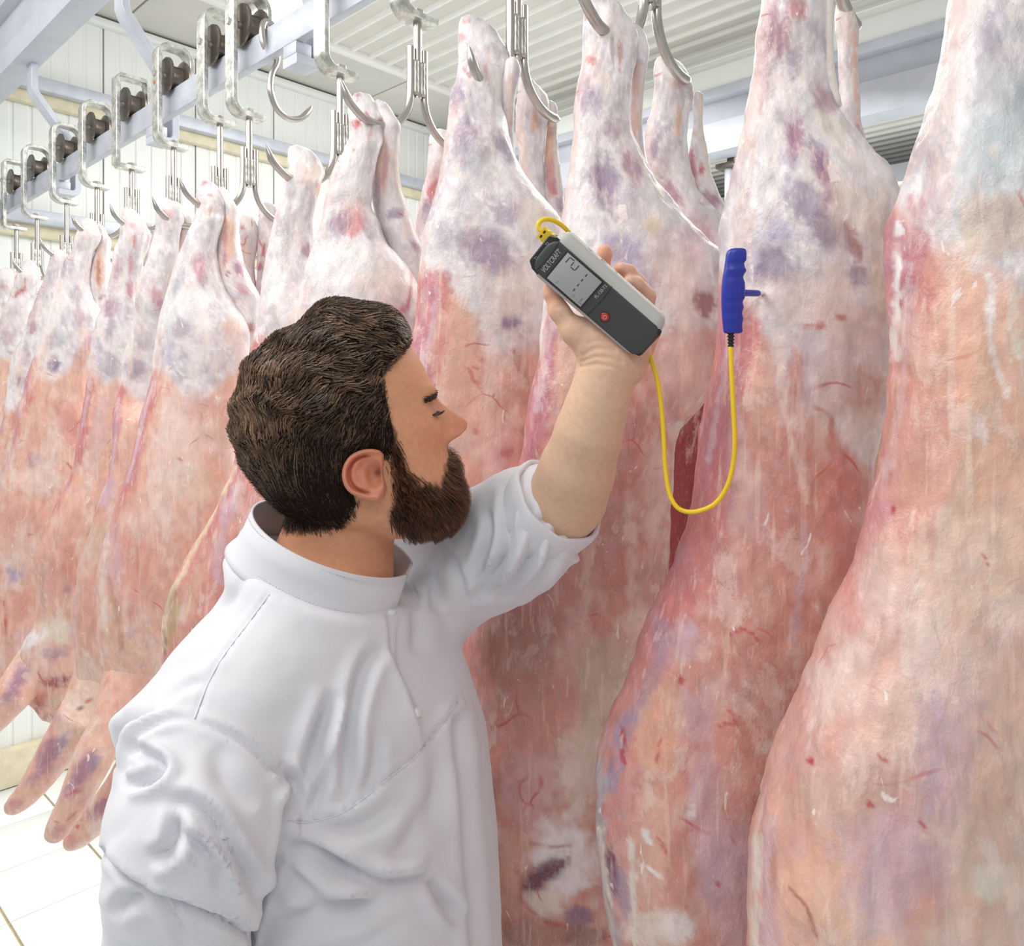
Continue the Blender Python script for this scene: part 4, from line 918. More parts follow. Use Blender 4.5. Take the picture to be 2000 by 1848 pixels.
carcass('carcass with a torn red neck stump and a foreleg poking out past the left edge', 2.135,
        [(405, 243, 250), (408, 240, 258), (420, 239, 270), (440, 238, 282), (458, 238, 291), (468, 235, 290), (483, 228, 286), (514, 219, 275), (565, 210, 268), (586, 206, 270), (617, 196, 275), (647, 189, 278), (689, 182, 280), (709, 177, 280), (749, 172, 275), (814, 162, 270), (879, 152, 262), (927, 142, 250), (976, 116, 235), (1041, 89, 220), (1083, 74, 215), (1138, 78, 205), (1187, 79, 195), (1219, 72, 180), (1252, 50, 170), (1290, 42, 165), (1330, 45, 160), (1360, 52, 152), (1385, 75, 145), (1402, 85, 135), (1410, 100, 120)],
        [(150, 740), (180, 720), (200, 745), (240, 740), (300, 740)],
        [knob(260, 425, 14, 1), ('b', 258, 440, 5, 5, 0, 'RED', .6), ('b', 262, 470, 4, 14, 0, 'RED', .7), ('s', [(283, 460), (274, 510)], 5, 'WHT', .8), ('b', 228, 530, 8, 34, 12, 'PUR', .6), ('b', 254, 565, 8, 16, 0, 'ROS', .7), ('b', 215, 600, 14, 20, 20, 'PUR', .7), ('b', 215, 640, 8, 24, 10, 'MUS', .7), ('b', 215, 710, 14, 30, 0, 'MUD', .5), ('b', 190, 690, 8, 30, 8, 'VIO', .4), ('b', 255, 520, 4, 30, 0, 'RED', .5), ('b', 180, 720, 6, 24, 8, 'PAL', .7),
         ('s', [(178, 750), (166, 830), (152, 900)], 9, 'RED', .8), ('s', [(176, 740), (162, 830)], 4, 'LIL', .8), ('b', 190, 850, 14, 90, 8, 'LIL', .4), ('b', 140, 1010, 30, 50, 20, 'PNK', .6), ('b', 120, 1100, 40, 60, 0, 'SAL', .6), ('b', 83, 1140, 6, 60, 0, 'BRN', .5), ('b', 130, 1150, 8, 10, 0, 'PUR', .6), ('b', 110, 1230, 40, 30, 0, 'CRM', .9), ('b', 60, 1250, 30, 14, -30, 'WHT', .8), ('b', 105, 1275, 24, 14, 0, 'MUS', .6), ('b', 150, 1220, 12, 60, 0, 'LIL', .6), ('b', 120, 1330, 34, 12, -10, 'DRD', .85), ('b', 85, 1365, 20, 16, -30, 'BLD', .5), ('b', 105, 1370, 18, 18, 0, 'TAN', .8), ('b', 75, 1380, 10, 20, 20, 'DRD', .7), ('b', 92, 1400, 14, 10, 0, 'BRN', .8)],
        seed=59, mus=0.4, thick=0.75, hmax=0.085,
        legs=[([(430, 288, 294), (434, 285, 300), (450, 290, 303), (480, 284, 298), (520, 278, 295)], 0.04, [('b', 296, 480, 4, 14, 0, 'RED', .7)])],
        limbs=[([(145, 1170, 30, 0.12), (108, 1250, 42, 0.08), (70, 1303, 44, 0.03), (35, 1345, 38, -.02), (5, 1385, 30, -.03), (-30, 1425, 24, -.04), (-60, 1460, 18, -.04), (-72, 1475, 6, -.04)], -0.04,
                [('b', 40, 1325, 14, 40, 25, 'PUR', .85), ('b', 20, 1350, 10, 40, 30, 'PUR', .7), ('b', 60, 1310, 20, 8, -30, 'MUS', .5), ('b', 90, 1290, 40, 14, 0, 'CRM', .6), ('b', 10, 1400, 20, 20, 0, 'PNK', .7), ('b', 52, 1352, 10, 14, 20, 'PNK', .5)])])
carcass('carcass at the left edge with a dark violet thigh spot and red flank line', 2.34,
        [(425, 168, 174), (428, 163, 180), (440, 156, 188), (462, 150, 196), (480, 146, 190), (495, 140, 180), (514, 126, 177), (545, 116, 174), (575, 109, 180), (617, 99, 196), (647, 89, 198), (678, 80, 196), (709, 68, 192), (729, 61, 188), (775, 50, 184), (807, 42, 180), (856, 31, 176), (901, 16, 172), (960, -8, 160), (1050, -40, 140), (1150, -60, 115), (1250, -60, 95), (1330, -40, 70), (1370, -20, 50), (1385, 0, 30)],
        [(50, 690), (70, 690), (95, 745), (130, 730), (160, 680), (200, 680)],
        [knob(178, 445, 14, 1), ('s', [(182, 470), (175, 520)], 5, 'WHT', .8), ('b', 125, 525, 5, 20, 12, 'MUS', .8), ('b', 150, 575, 12, 20, 0, 'MUS', .6), ('b', 155, 620, 12, 24, -10, 'PUR', .5), ('b', 115, 665, 18, 16, 0, 'GRY', .6), ('b', 105, 712, 13, 16, 0, 'MUD', .9), ('b', 98, 720, 5, 5, 0, 'DPU', .6), ('b', 110, 590, 14, 50, 10, 'WHT', .5), ('b', 160, 700, 14, 20, 0, 'BRN', .4), ('b', 175, 670, 10, 14, 0, 'ROS', .5), ('b', 165, 650, 14, 10, 0, 'PAL', .6), ('b', 77, 700, 6, 20, 0, 'CRM', .7),
         ('s', [(62, 740), (52, 800)], 9, 'RED', .6), ('b', 62, 780, 6, 6, 0, 'BLD', .4), ('b', 80, 820, 24, 40, 10, 'PNK', .8), ('b', 140, 830, 24, 50, -30, 'RED', .45), ('b', 70, 900, 20, 14, 0, 'MUS', .5), ('b', 80, 940, 50, 30, 0, 'PAL', .8), ('b', 30, 1020, 40, 40, 0, 'SAL', .5), ('b', 55, 1060, 24, 40, 0, 'PAL', .5), ('b', 28, 1125, 14, 14, 0, 'VIO', .7), ('b', 30, 1110, 24, 24, 0, 'GRY', .3), ('s', [(2, 1150), (8, 1190), (10, 1240)], 3, 'BLD', .8), ('b', 50, 1180, 24, 40, 0, 'SAL', .6), ('b', 55, 1260, 24, 34, 0, 'LIL', .5), ('s', [(130, 905), (140, 915)], 2.5, 'DRD', .8)],
        seed=61, mus=0.4, thick=0.75, hmax=0.085,
        legs=[([(436, 190, 196), (440, 186, 202), (455, 190, 210), (472, 192, 218), (490, 188, 216), (530, 178, 214), (565, 174, 210), (600, 178, 206), (640, 185, 205)], 0.03, [knob(202, 460, 8, 1), ('b', 194, 520, 10, 40, 0, 'ORA', .85), ('b', 192, 530, 4, 30, 0, 'DRD', .6), ('s', [(211, 480), (209, 560)], 4, 'WHT', .9), ('b', 200, 580, 8, 4, -20, 'PUR', .8)])])
for (lab, D, rows, yb, ops, sd) in [
    ('small pale carcass near the left edge, ragged cut end of its fat hanging free', 2.55,
     [(487, 110, 116), (490, 106, 122), (500, 102, 130), (514, 98, 130), (545, 88, 122), (586, 69, 120), (617, 60, 120), (658, 50, 120), (689, 34, 118), (730, 24, 115), (797, 15, 112), (846, 3, 108), (950, -30, 100), (1100, -70, 80), (1250, -60, 50), (1350, -30, 10)],
     [(0, 800), (40, 790), (60, 740), (130, 740)], [knob(115, 500, 10, 1), ('b', 65, 590, 8, 34, 14, 'PUR', .5), ('b', 62, 640, 9, 14, 20, 'PUR', .7), ('b', 50, 690, 9, 20, 0, 'MUS', .5), ('b', 40, 745, 10, 12, 0, 'MUD', .7), ('b', 25, 780, 12, 24, 8, 'WHT', .8), ('b', 35, 830, 14, 30, 10, 'RED', .6), ('b', 18, 878, 6, 18, 10, 'CRM', .95), ('b', 90, 545, 10, 30, 10, 'MUS', .4)], 67),
    ('small far carcass with a streak of blood on its shin, second from the left edge', 2.768,
     [(509, 54, 62), (512, 49, 66), (525, 40, 72), (540, 32, 77), (565, 26, 70), (582, 20, 68), (613, 6, 70), (680, -10, 70), (760, -20, 68), (900, -40, 60), (1100, -60, 40), (1300, -40, 0)],
     [(0, 700), (100, 700)], [knob(60, 530, 12, 1), ('b', 40, 570, 12, 5, -30, 'BLD', .5), ('s', [(50, 545), (46, 565), (30, 578)], 3, 'BLD', .7), ('b', 18, 660, 12, 16, 0, 'PUR', .5), ('b', 22, 690, 6, 3, 0, 'BLD', .5)], 71),
    ('farthest carcass, a sliver of white shin and hook at the left edge', 3.01,
     [(523, 8, 16), (526, 2, 24), (540, -8, 30), (556, -14, 31), (580, -18, 26), (640, -30, 30), (800, -50, 30), (1000, -60, 20), (1250, -40, -5)],
     [(-50, 700), (100, 700)], [knob(12, 535, 12, 1), ('b', 4, 560, 8, 5, 0, 'BRN', .6)], 73)]:
    carcass(lab, D, rows, yb, ops, sd, mus=0.35, thick=0.75, hmax=0.08)
# ------------------------------------------------------------------ the man
import openvdb as vdb

BASIS = np.stack([RIGHT, FWD, UP])       # rows: right, away, up


def Q(px, py, d):
    """pixel + distance -> (right, away, up) coordinates in metres"""
    return np.array([(px - 1000.0) / FPX * d, d, (776.0 - py) / FPX * d])


def to_world(v):
    return v @ BASIS + np.array([0, 0, EYE])


class SDF:
    def __init__(self, lo, hi, vox):
        self.lo = np.array(lo, float); self.vox = vox
        self.n = np.ceil((np.array(hi) - self.lo) / vox).astype(int) + 1
        ax = [np.float32(self.lo[i]) + np.arange(self.n[i], dtype=np.float32) * np.float32(vox) for i in range(3)]
        self.ax = ax
        self.d = np.full(self.n, 1.0, np.float32)

    def _sub(self, lo, hi):
        a = np.clip(np.floor((np.array(lo) - self.lo) / self.vox).astype(int), 0, self.n)
        b = np.clip(np.ceil((np.array(hi) - self.lo) / self.vox).astype(int) + 1, 0, self.n)
        sl = tuple(slice(a[i], b[i]) for i in range(3))
        return sl, [self.ax[0][sl[0]][:, None, None], self.ax[1][sl[1]][None, :, None], self.ax[2][sl[2]][None, None, :]]

    def put(self, f, lo, hi, k=0.0, pad=0.05, op='u'):
        sl, X = self._sub(np.array(lo) - pad - k, np.array(hi) + pad + k)
        v = f(*X).astype(np.float32)
        d = self.d[sl]
        if op == 'u':
            if k > 0:
                h = np.clip(0.5 + 0.5 * (d - v) / k, 0, 1)
                self.d[sl] = d * (1 - h) + v * h - k * h * (1 - h)
            else:
                self.d[sl] = np.minimum(d, v)
        else:
            self.d[sl] = np.maximum(d, -v)
        return self

    def cone(self, a, ra, b, rb, k=0.01, op='u', flat=None):
        a, b = np.array(a, float), np.array(b, float)
        ba = b - a
        L2 = float(ba @ ba) + 1e-12

        def f(x, y, z):
            t = np.clip(((x - a[0]) * ba[0] + (y - a[1]) * ba[1] + (z - a[2]) * ba[2]) / L2, 0, 1)
            return np.sqrt((x - a[0] - t * ba[0]) ** 2 + (y - a[1] - t * ba[1]) ** 2 + (z - a[2] - t * ba[2]) ** 2) - (ra + (rb - ra) * t)
        r = max(ra, rb)
        return self.put(f, np.minimum(a, b) - r, np.maximum(a, b) + r, k, op=op)

    def chain(self, pts, k=0.01):
        for (a, ra), (b, rb) in zip(pts[:-1], pts[1:]):
            self.cone(a, ra, b, rb, k)
        return self

    def ell(self, c, r, k=0.01, axes=None, op='u'):
        c = np.array(c, float); r = np.array(r, float)
        A = np.eye(3) if axes is None else np.array(axes, float)
        rm = r.max()

        def f(x, y, z):
            dx, dy, dz = x - c[0], y - c[1], z - c[2]
            q = [(A[i, 0] * dx + A[i, 1] * dy + A[i, 2] * dz) for i in range(3)]
            k0 = np.sqrt(sum((q[i] / r[i]) ** 2 for i in range(3)))
            k1 = np.sqrt(sum((q[i] / r[i] ** 2) ** 2 for i in range(3))) + 1e-9
            return k0 * (k0 - 1) / k1
        return self.put(f, c - rm, c + rm, k, op=op)

    def mesh(self, smooth=2):
        g = vdb.FloatGrid(1.0)
        g.copyFromArray(self.d)
        pts, quads = g.convertToQuads(isovalue=0.0, )
        v = np.asarray(pts, float) * self.vox + self.lo
        q = np.asarray(quads)
        q = q[:, ::-1]
        for _ in range(smooth):
            v = relax(v, q)
        return v, q


def relax(v, q, w=0.5):
    s = np.zeros_like(v); c = np.zeros(len(v))
    for i in range(q.shape[1]):
        j = q[:, (i + 1) % q.shape[1]]
        np.add.at(s, q[:, i], v[j]); np.add.at(c, q[:, i], 1)
        np.add.at(s, j, v[q[:, i]]); np.add.at(c, j, 1)
    return v + w * (s / np.maximum(c, 1)[:, None] - v)


def vnormals(v, q):
    n = np.cross(v[q[:, 2]] - v[q[:, 0]], v[q[:, 3 if q.shape[1] > 3 else 1]] - v[q[:, 1 if q.shape[1] > 3 else 0]])
    r = np.zeros_like(v)
    for i in range(q.shape[1]):
        np.add.at(r, q[:, i], n)
    return r / (np.linalg.norm(r, axis=1)[:, None] + 1e-12)


def poly_sd(x, y, poly):
    """signed distance in pixels, positive inside"""
    p = np.array(poly, float)
    dm = np.full(len(x), 1e9); ins = np.zeros(len(x), bool)
    for (x0, y0), (x1, y1) in zip(p, np.roll(p, -1, 0)):
        t = np.clip(((x - x0) * (x1 - x0) + (y - y0) * (y1 - y0)) / ((x1 - x0) ** 2 + (y1 - y0) ** 2 + 1e-9), 0, 1)
        dm = np.minimum(dm, np.hypot(x - x0 - t * (x1 - x0), y - y0 - t * (y1 - y0)))
        c = ((y0 > y) != (y1 > y)) & (x < (x1 - x0) * (y - y0) / (y1 - y0 + 1e-12) + x0)
        ins ^= c
    return np.where(ins, dm, -dm)


def line_d(x, y, pts):
    p = np.array(pts, float)
    dm = np.full(len(x), 1e9); side = np.zeros(len(x)); tt = np.zeros(len(x))
    L = np.concatenate([[0], np.cumsum(np.linalg.norm(np.diff(p, axis=0), axis=1))])
    for i, ((x0, y0), (x1, y1)) in enumerate(zip(p[:-1], p[1:])):
        dx, dy = x1 - x0, y1 - y0
        t = np.clip(((x - x0) * dx + (y - y0) * dy) / (dx * dx + dy * dy), 0, 1)
        d = np.hypot(x - x0 - t * dx, y - y0 - t * dy)
        m = d < dm
        dm[m] = d[m]
        side[m] = np.sign((x - x0) * dy - (y - y0) * dx)[m]
        tt[m] = ((L[i] + t * (L[i + 1] - L[i])) / L[-1])[m]
    return dm, side, tt


# ---- materials
SKIN = NT('skin', 0.58, 0.25)
_a = SKIN.n('ShaderNodeVertexColor', layer_name='Col').outputs[0]
_c = SKIN.mix(1.0, _a, SKIN.ramp(SKIN.noise(160, 4, 0.6), 0.3, 0.7, 0.93, 1.06), 'MULTIPLY')
SKIN.color(_c)
SKIN.b.inputs['Subsurface Weight'].default_value = 0.12
SKIN.b.inputs['Subsurface Radius'].default_value = (0.010, 0.004, 0.002)
SKIN.b.inputs['Subsurface Scale'].default_value = 1.0
SKIN.bump(SKIN.noise(700, 3, 0.6), 0.18, 0.0008)
SKIN = SKIN.m
HAIR = NT('hair_strands', 0.38, 0.5)
HAIR.color(HAIR.n('ShaderNodeVertexColor', layer_name='Col').outputs[0])
HAIR = HAIR.m
CLOTH = NT('white_twill', 0.75, 0.25)
CLOTH.color(CLOTH.mix(CLOTH.ramp(CLOTH.noise(6, 3), 0.35, 0.65), tuple(srgb(224, 224, 230)), tuple(srgb(229, 229, 234))))
CLOTH.b.inputs['Sheen Weight'].default_value = 0.15
CLOTH.bump(CLOTH.noise(900, 2), 0.12, 0.0006)
CLOTH = CLOTH.m
M_STITCH = plain('stitching_white', (226, 226, 234), 0.8)
M_SNAP = plain('white_snap_button', (240, 240, 240), 0.3)
M_TROUSER = plain('dark_trouser_cloth', (60, 62, 70), 0.8)
M_BOOT = plain('white_rubber_boot', (225, 225, 222), 0.5)

man = thing('person', 'bearded man in a white jacket with one arm raised, holding up the thermometer', 'person', (*to_world(Q(690, 924, 0.84))[:2], 0.0))

# ---- head: profile slices around a tilted, turned axis
PS = 0.000561
TILT, YAW = math.radians(15), math.radians(15)
EIMG = np.array([math.cos(TILT), 0, math.sin(TILT)])
FH = math.cos(YAW) * EIMG + math.sin(YAW) * np.array([0, 1.0, 0])
UH = np.array([-math.sin(TILT), 0, math.cos(TILT)])
RH = -math.cos(YAW) * np.array([0, 1.0, 0]) + math.sin(YAW) * EIMG
OH = Q(731, 905, 0.84)


def head_pt(f, u, r):
    """profile pixels -> (right, away, up)"""
    return OH + PS * (np.asarray(f)[..., None] * FH + np.asarray(u)[..., None] * UH + np.asarray(r)[..., None] * RH)


HV = np.array([
    # v, front, back, half width, centre
    [262, 6, -62, 12, -32], [258, 40, -92, 48, -32], [248, 72, -122, 78, -30], [230, 102, -150, 104, -30], [205, 124, -172, 122, -30], [170, 138, -188, 134, -30], [135, 145, -196, 138, -28], [112, 150, -197, 138, -26], [95, 148, -197, 136, -24],
    [75, 146, -195, 134, -20], [40, 147, -196, 130, -15], [0, 146, -190, 124, -10], [-25, 146, -182, 119, -5], [-55, 147, -168, 114, 0], [-85, 143, -138, 108, 10], [-112, 137, -80, 100, 25], [-135, 124, -40, 84, 40], [-152, 98, 0, 56, 50], [-158, 74, 30, 22, 52]], float)[::-1]


def head_grid(nv=170, na=200):
    v = np.linspace(-158, 262, nv)
    T = pchip(HV[:, 0], HV[:, 1:], v)
    a = np.linspace(-math.pi, math.pi, na, endpoint=False)
    ca, sa = np.cos(a), np.sin(a)
    fr, bk, hw, ce = [T[:, i][:, None] for i in range(4)]
    n = 2.25
    cc = np.sign(ca) * np.abs(ca) ** (2 / n); ss = np.sign(sa) * np.abs(sa) ** (2 / n)
    f = ce + np.where(cc > 0, (fr - ce), (ce - bk)) * cc[None, :]
    r = hw * ss[None, :]
    vv = v[:, None] + 0 * f
    # narrow the face towards the front
    ft = np.clip((f - ce) / (fr - ce + 1e-6), 0, 1)
    r = r * (1 - 0.10 * ft ** 2 * sstep(160, 60, vv))
    front = cc[None, :] > 0
    ar = np.abs(r)

    def g(v0, sv, r0, sr):
        return np.exp(-((vv - v0) / sv) ** 2 - ((ar - r0) / sr) ** 2) * front
    # nose
    nz = np.interp(v, [-14, -4, 2, 8, 16, 26, 34, 42, 58, 76, 90, 104], [0, 0, 8, 32, 48, 53, 52, 46, 32, 17, 7, 0])[:, None]
    wn = np.interp(v, [-10, 4, 14, 30, 60, 85, 104], [22, 30, 29, 23, 17, 14, 22])[:, None]
    f = f + nz * np.exp(-(ar / wn) ** 2.4) * front
    f = f + 13 * g(11, 10, 25, 10) - 5 * g(12, 14, 42, 7) - 7 * g(1, 4, 12, 7)
    # eye sockets, lids, brow ridge, cheekbones, lips, chin
    f = f - 11 * g(76, 16, 48, 24) + 7 * g(70, 9, 47, 20) - 3 * g(86, 4, 46, 18) + 5 * g(108, 12, 42, 34)
    f = f + 5 * g(28, 24, 74, 26) - 3 * g(-20, 26, 66, 22)
    f = f + 6 * g(-34, 7, 0, 26) - 4 * g(-43, 4, 0, 28) + 6 * g(-52, 7, 0, 22) - 5 * g(-74, 12, 0, 30) + 4 * g(-105, 20, 0, 26)
    f = f - 3 * g(-14, 10, 0, 7)
    # temples
    side = np.exp(-((vv - 95) / 40) ** 2 - ((f - 95) / 34) ** 2)
    r = r * (1 - 0.06 * side)
    return f, vv, r


hf, hv, hr = head_grid()
HG = head_pt(hf, hv, hr)


def side_px(f, u, r):
    """pixel of a head point mirrored onto the near side"""
    w_ = to_world(head_pt(f, u, np.abs(r)))
    return PX(w_.reshape(-1, 3))[:2]


HAIR_POLY = [(812, 650), (796, 684), (774, 708), (752, 734), (756, 770), (766, 810), (774, 850), (774, 888), (752, 896), (735, 892), (712, 890), (694, 902), (688, 925), (692, 955), (702, 985), (690, 1015), (664, 1036), (610, 1044), (540, 1036), (380, 1010), (360, 500), (840, 500)]
BEARD_POLY = [(754, 866), (776, 866), (788, 900), (804, 930), (834, 948), (860, 946), (868, 926), (874, 894), (876, 874), (896, 868), (990, 890), (990, 1045), (800, 1045), (758, 1022), (760, 1000), (770, 966), (766, 920)]

# ---- skin body: head, neck, chest inside the jacket, raised left arm
SHD = np.array([0.55, 0.83, 0.0])
mb = MB()
g = HG.copy()
mb.grid(g)
nk = [(716, 900, .845, 88, 80), (690, 960, .845, 102, 92), (668, 1020, .845, 110, 100), (652, 1070, .845, 116, 106), (640, 1120, .84, 128, 116), (635, 1170, .845, 128, 112), (640, 1240, .86, 150, 125), (655, 1360, .86, 170, 135), (680, 1600, .865, 170, 140), (690, 1800, .865, 150, 130)]
A = np.array(nk, float)
q = catmull(A, 60)
th = np.linspace(0, 2 * math.pi, 60, endpoint=False)
C = np.stack([(q[:, 0] - 1000) / FPX * q[:, 2], q[:, 2], (776 - q[:, 1]) / FPX * q[:, 2]], 1)
t_ = sstep(1100, 1250, q[:, 1])[:, None]
ax1 = (1 - t_) * np.array([1.0, 0, 0]) + t_ * np.array([0.55, 0.83, 0]); ax1 /= np.linalg.norm(ax1, axis=1)[:, None]
ax2 = np.cross(ax1, [0, 0, 1.0])
g = C[:, None] + (q[:, 3] / FPX * 0.84)[:, None, None] * np.cos(th)[None, :, None] * ax1[:, None] + (q[:, 4] / FPX * 0.84)[:, None, None] * np.sin(th)[None, :, None] * ax2[:, None]
mb.grid(g)
HEADV = None

# arm and hand as one distance field
S = SDF((-0.10, 0.70, -0.25), (0.17, 1.06, 0.20), 0.0016)


def R_(px, d=0.79):
    return px / FPX * d


arm = [(820, 1130, .98, 60), (950, 1065, .93, 70), (1075, 1010, .885, 70), (1108, 970, .862, 70), (1128, 915, .835, 66), (1150, 845, .81, 58), (1168, 785, .80, 51), (1182, 735, .795, 45), (1188, 715, .79, 43)]
S.chain([(Q(x, y, d), R_(r, d)) for x, y, d, r in arm], 0.02)
# wrist and palm
S.ell(Q(1195, 690, .797), (R_(58), .020, R_(62)), 0.018)
S.ell(Q(1215, 650, .808), (R_(56), .016, R_(66)), 0.014)
S.ell(Q(1163, 672, .790), (R_(33), .019, R_(58)), 0.012, axes=[[.88, 0, .47], [0, 1, 0], [-.47, 0, .88]])
S.ell(Q(1240, 690, .798), (R_(27), .017, R_(52)), 0.014)
# thumb
S.chain([(Q(1165, 690, .788), R_(34)), (Q(1122, 647, .785), R_(25)), (Q(1091, 606, .784), R_(18)), (Q(1076, 572, .784), R_(13.5)), (Q(1072, 562, .784), R_(10.5))], 0.007)
# fingers behind the instrument, tips showing past its edge
for ch in ([(1180, 640, .815, 19), (1168, 575, .812, 17), (1176, 525, .806, 15.5), (1181, 497, .800, 14), (1181, 490, .799, 13)],
           [(1212, 650, .818, 20), (1232, 590, .818, 18), (1250, 556, .805, 16), (1226, 531, .792, 14.5), (1212, 524, .786, 12.5)],
           [(1240, 668, .818, 19), (1262, 612, .815, 17), (1266, 578, .803, 15), (1243, 556, .790, 14.5), (1230, 549, .784, 12.5)],
           [(1256, 700, .812, 17), (1276, 650, .810, 14), (1274, 615, .800, 13), (1258, 600, .793, 12), (1252, 596, .790, 11)]):
    S.chain([(Q(x, y, d), R_(r)) for x, y, d, r in ch], 0.0035)
AV, AQ = S.mesh(2)

# wrinkles at the wrist
wpx, wpy, _ = PX(to_world(AV))
an = vnormals(AV, AQ)
if ((AV - AV.mean(0)) * an).sum() < 0:
    an = -an
    AQ = AQ[:, ::-1]
for pts, amp, wd in [([(1140, 694), (1158, 682), (1180, 680), (1200, 684)], .0012, 5), ([(1138, 706), (1160, 697), (1190, 697), (1215, 706)], .0014, 4), ([(1136, 716), (1165, 711), (1200, 716), (1228, 732)], .0012, 4), ([(1150, 670), (1170, 664), (1190, 668)], .0009, 4), ([(1120, 615), (1132, 628), (1148, 634)], .0008, 5),
                     ([(1085, 600), (1100, 596)], .0008, 4)]:
    dm, _, tt = line_d(wpx, wpy, pts)
    AV = AV - an * (amp * np.exp(-(dm / wd) ** 2) * (an[:, 1] < 0.2))[:, None]


def skin_colour(v):
    px, py, d = PX(to_world(v))
    q = v * 30
    col = srgb(226, 168, 132) + 0 * px[:, None]
    n = fbm(q, 5, 3)
    col = col * (1 + 0.05 * n[:, None])

    def blend(mask, c):
        nonlocal col
        col = col * (1 - mask[:, None]) + srgb(*c) * mask[:, None]
    armm = sstep(900, 960, px) * sstep(-0.12, 0.0, v[:, 0] + 0.02)
    blend(armm, (222, 186, 158))
    blend(armm * sstep(720, 690, py), (226, 186, 160))
    blend(armm * (0.6 * np.exp(-(((px - 1181) / 30) ** 2 + ((py - 490) / 24) ** 2)) + 0.6 * np.exp(-(((px - 1212) / 40) ** 2 + ((py - 526) / 22) ** 2)) + 0.5 * np.exp(-(((px - 1078) / 22) ** 2 + ((py - 572) / 34) ** 2))), (226, 156, 130))
    # finger nails
    for x, y, a, b, an_ in ((1218, 521, 11, 7, 25), (1236, 545, 10, 7, 25)):
        t = math.radians(an_); dx, dy = px - x, py - y
        e = np.sqrt(((dx * math.cos(t) + dy * math.sin(t)) / a) ** 2 + ((-dx * math.sin(t) + dy * math.cos(t)) / b) ** 2)
        blend(armm * sstep(1.15, 0.9, e) * 0.5, (240, 200, 184))
    return col


def head_local(v):
    w_ = (v - OH) / PS
    return w_ @ FH, w_ @ UH, w_ @ RH


# union of head, neck and chest through a voxel remesh
me = bpy.data.meshes.new('tmp')
V0 = np.concatenate(mb.v)
me.from_pydata(V0.tolist(), [], mb.f)
ob = bpy.data.objects.new('tmp', me)
COL.objects.link(ob)
md = ob.modifiers.new('r', 'REMESH'); md.mode = 'VOXEL'; md.voxel_size = 0.0018
dg = bpy.context.evaluated_depsgraph_get()
ev = ob.evaluated_get(dg)
m2 = ev.to_mesh()
BV = np.zeros(len(m2.vertices) * 3); m2.vertices.foreach_get('co', BV); BV = BV.reshape(-1, 3)
BQ = np.array([p.vertices[:] for p in m2.polygons])
ev.to_mesh_clear()
bpy.data.objects.remove(ob); bpy.data.meshes.remove(me)
BV = relax(BV, BQ, 0.5); BV = relax(BV, BQ, 0.4)
bf, bu, br = head_local(BV)
bpx, bpy_ = side_px(bf, bu, br)
col = skin_colour(BV)


def bl(mask, c):
    global col
    col = col * (1 - mask[:, None]) + srgb(*c) * mask[:, None]


inhead = sstep(-190, -150, bu)
bl(inhead * np.exp(-((bf - 110) / 50) ** 2 - ((bu - 20) / 40) ** 2) * 0.45, (214, 138, 110))
bl(inhead * np.exp(-((bf - 178) / 26) ** 2 - ((bu - 26) / 22) ** 2) * 0.55, (216, 136, 116))
bl(np.exp(-((bu - 72) / 13) ** 2 - ((np.abs(br) - 46) / 22) ** 2) * (bf > 80) * 0.65, (176, 116, 90))
bl(np.exp(-((bu + 43) / 10) ** 2 - (br / 30) ** 2) * (bf > 110) * 0.8, (176, 92, 84))
bl(sstep(0.0, -60, bu) * sstep(60, -20, bf) * 0.3, (196, 134, 100))
nn_ = 12 * fbm(BV * 190, 9, 3)
bl(inhead * sstep(-8, 16, poly_sd(bpx, bpy_, BEARD_POLY) + nn_) * (bf > -10) * 0.92, (62, 40, 30))
bl(inhead * sstep(-3, 12, poly_sd(bpx, bpy_, HAIR_POLY) + nn_) * 0.95, (44, 32, 26))

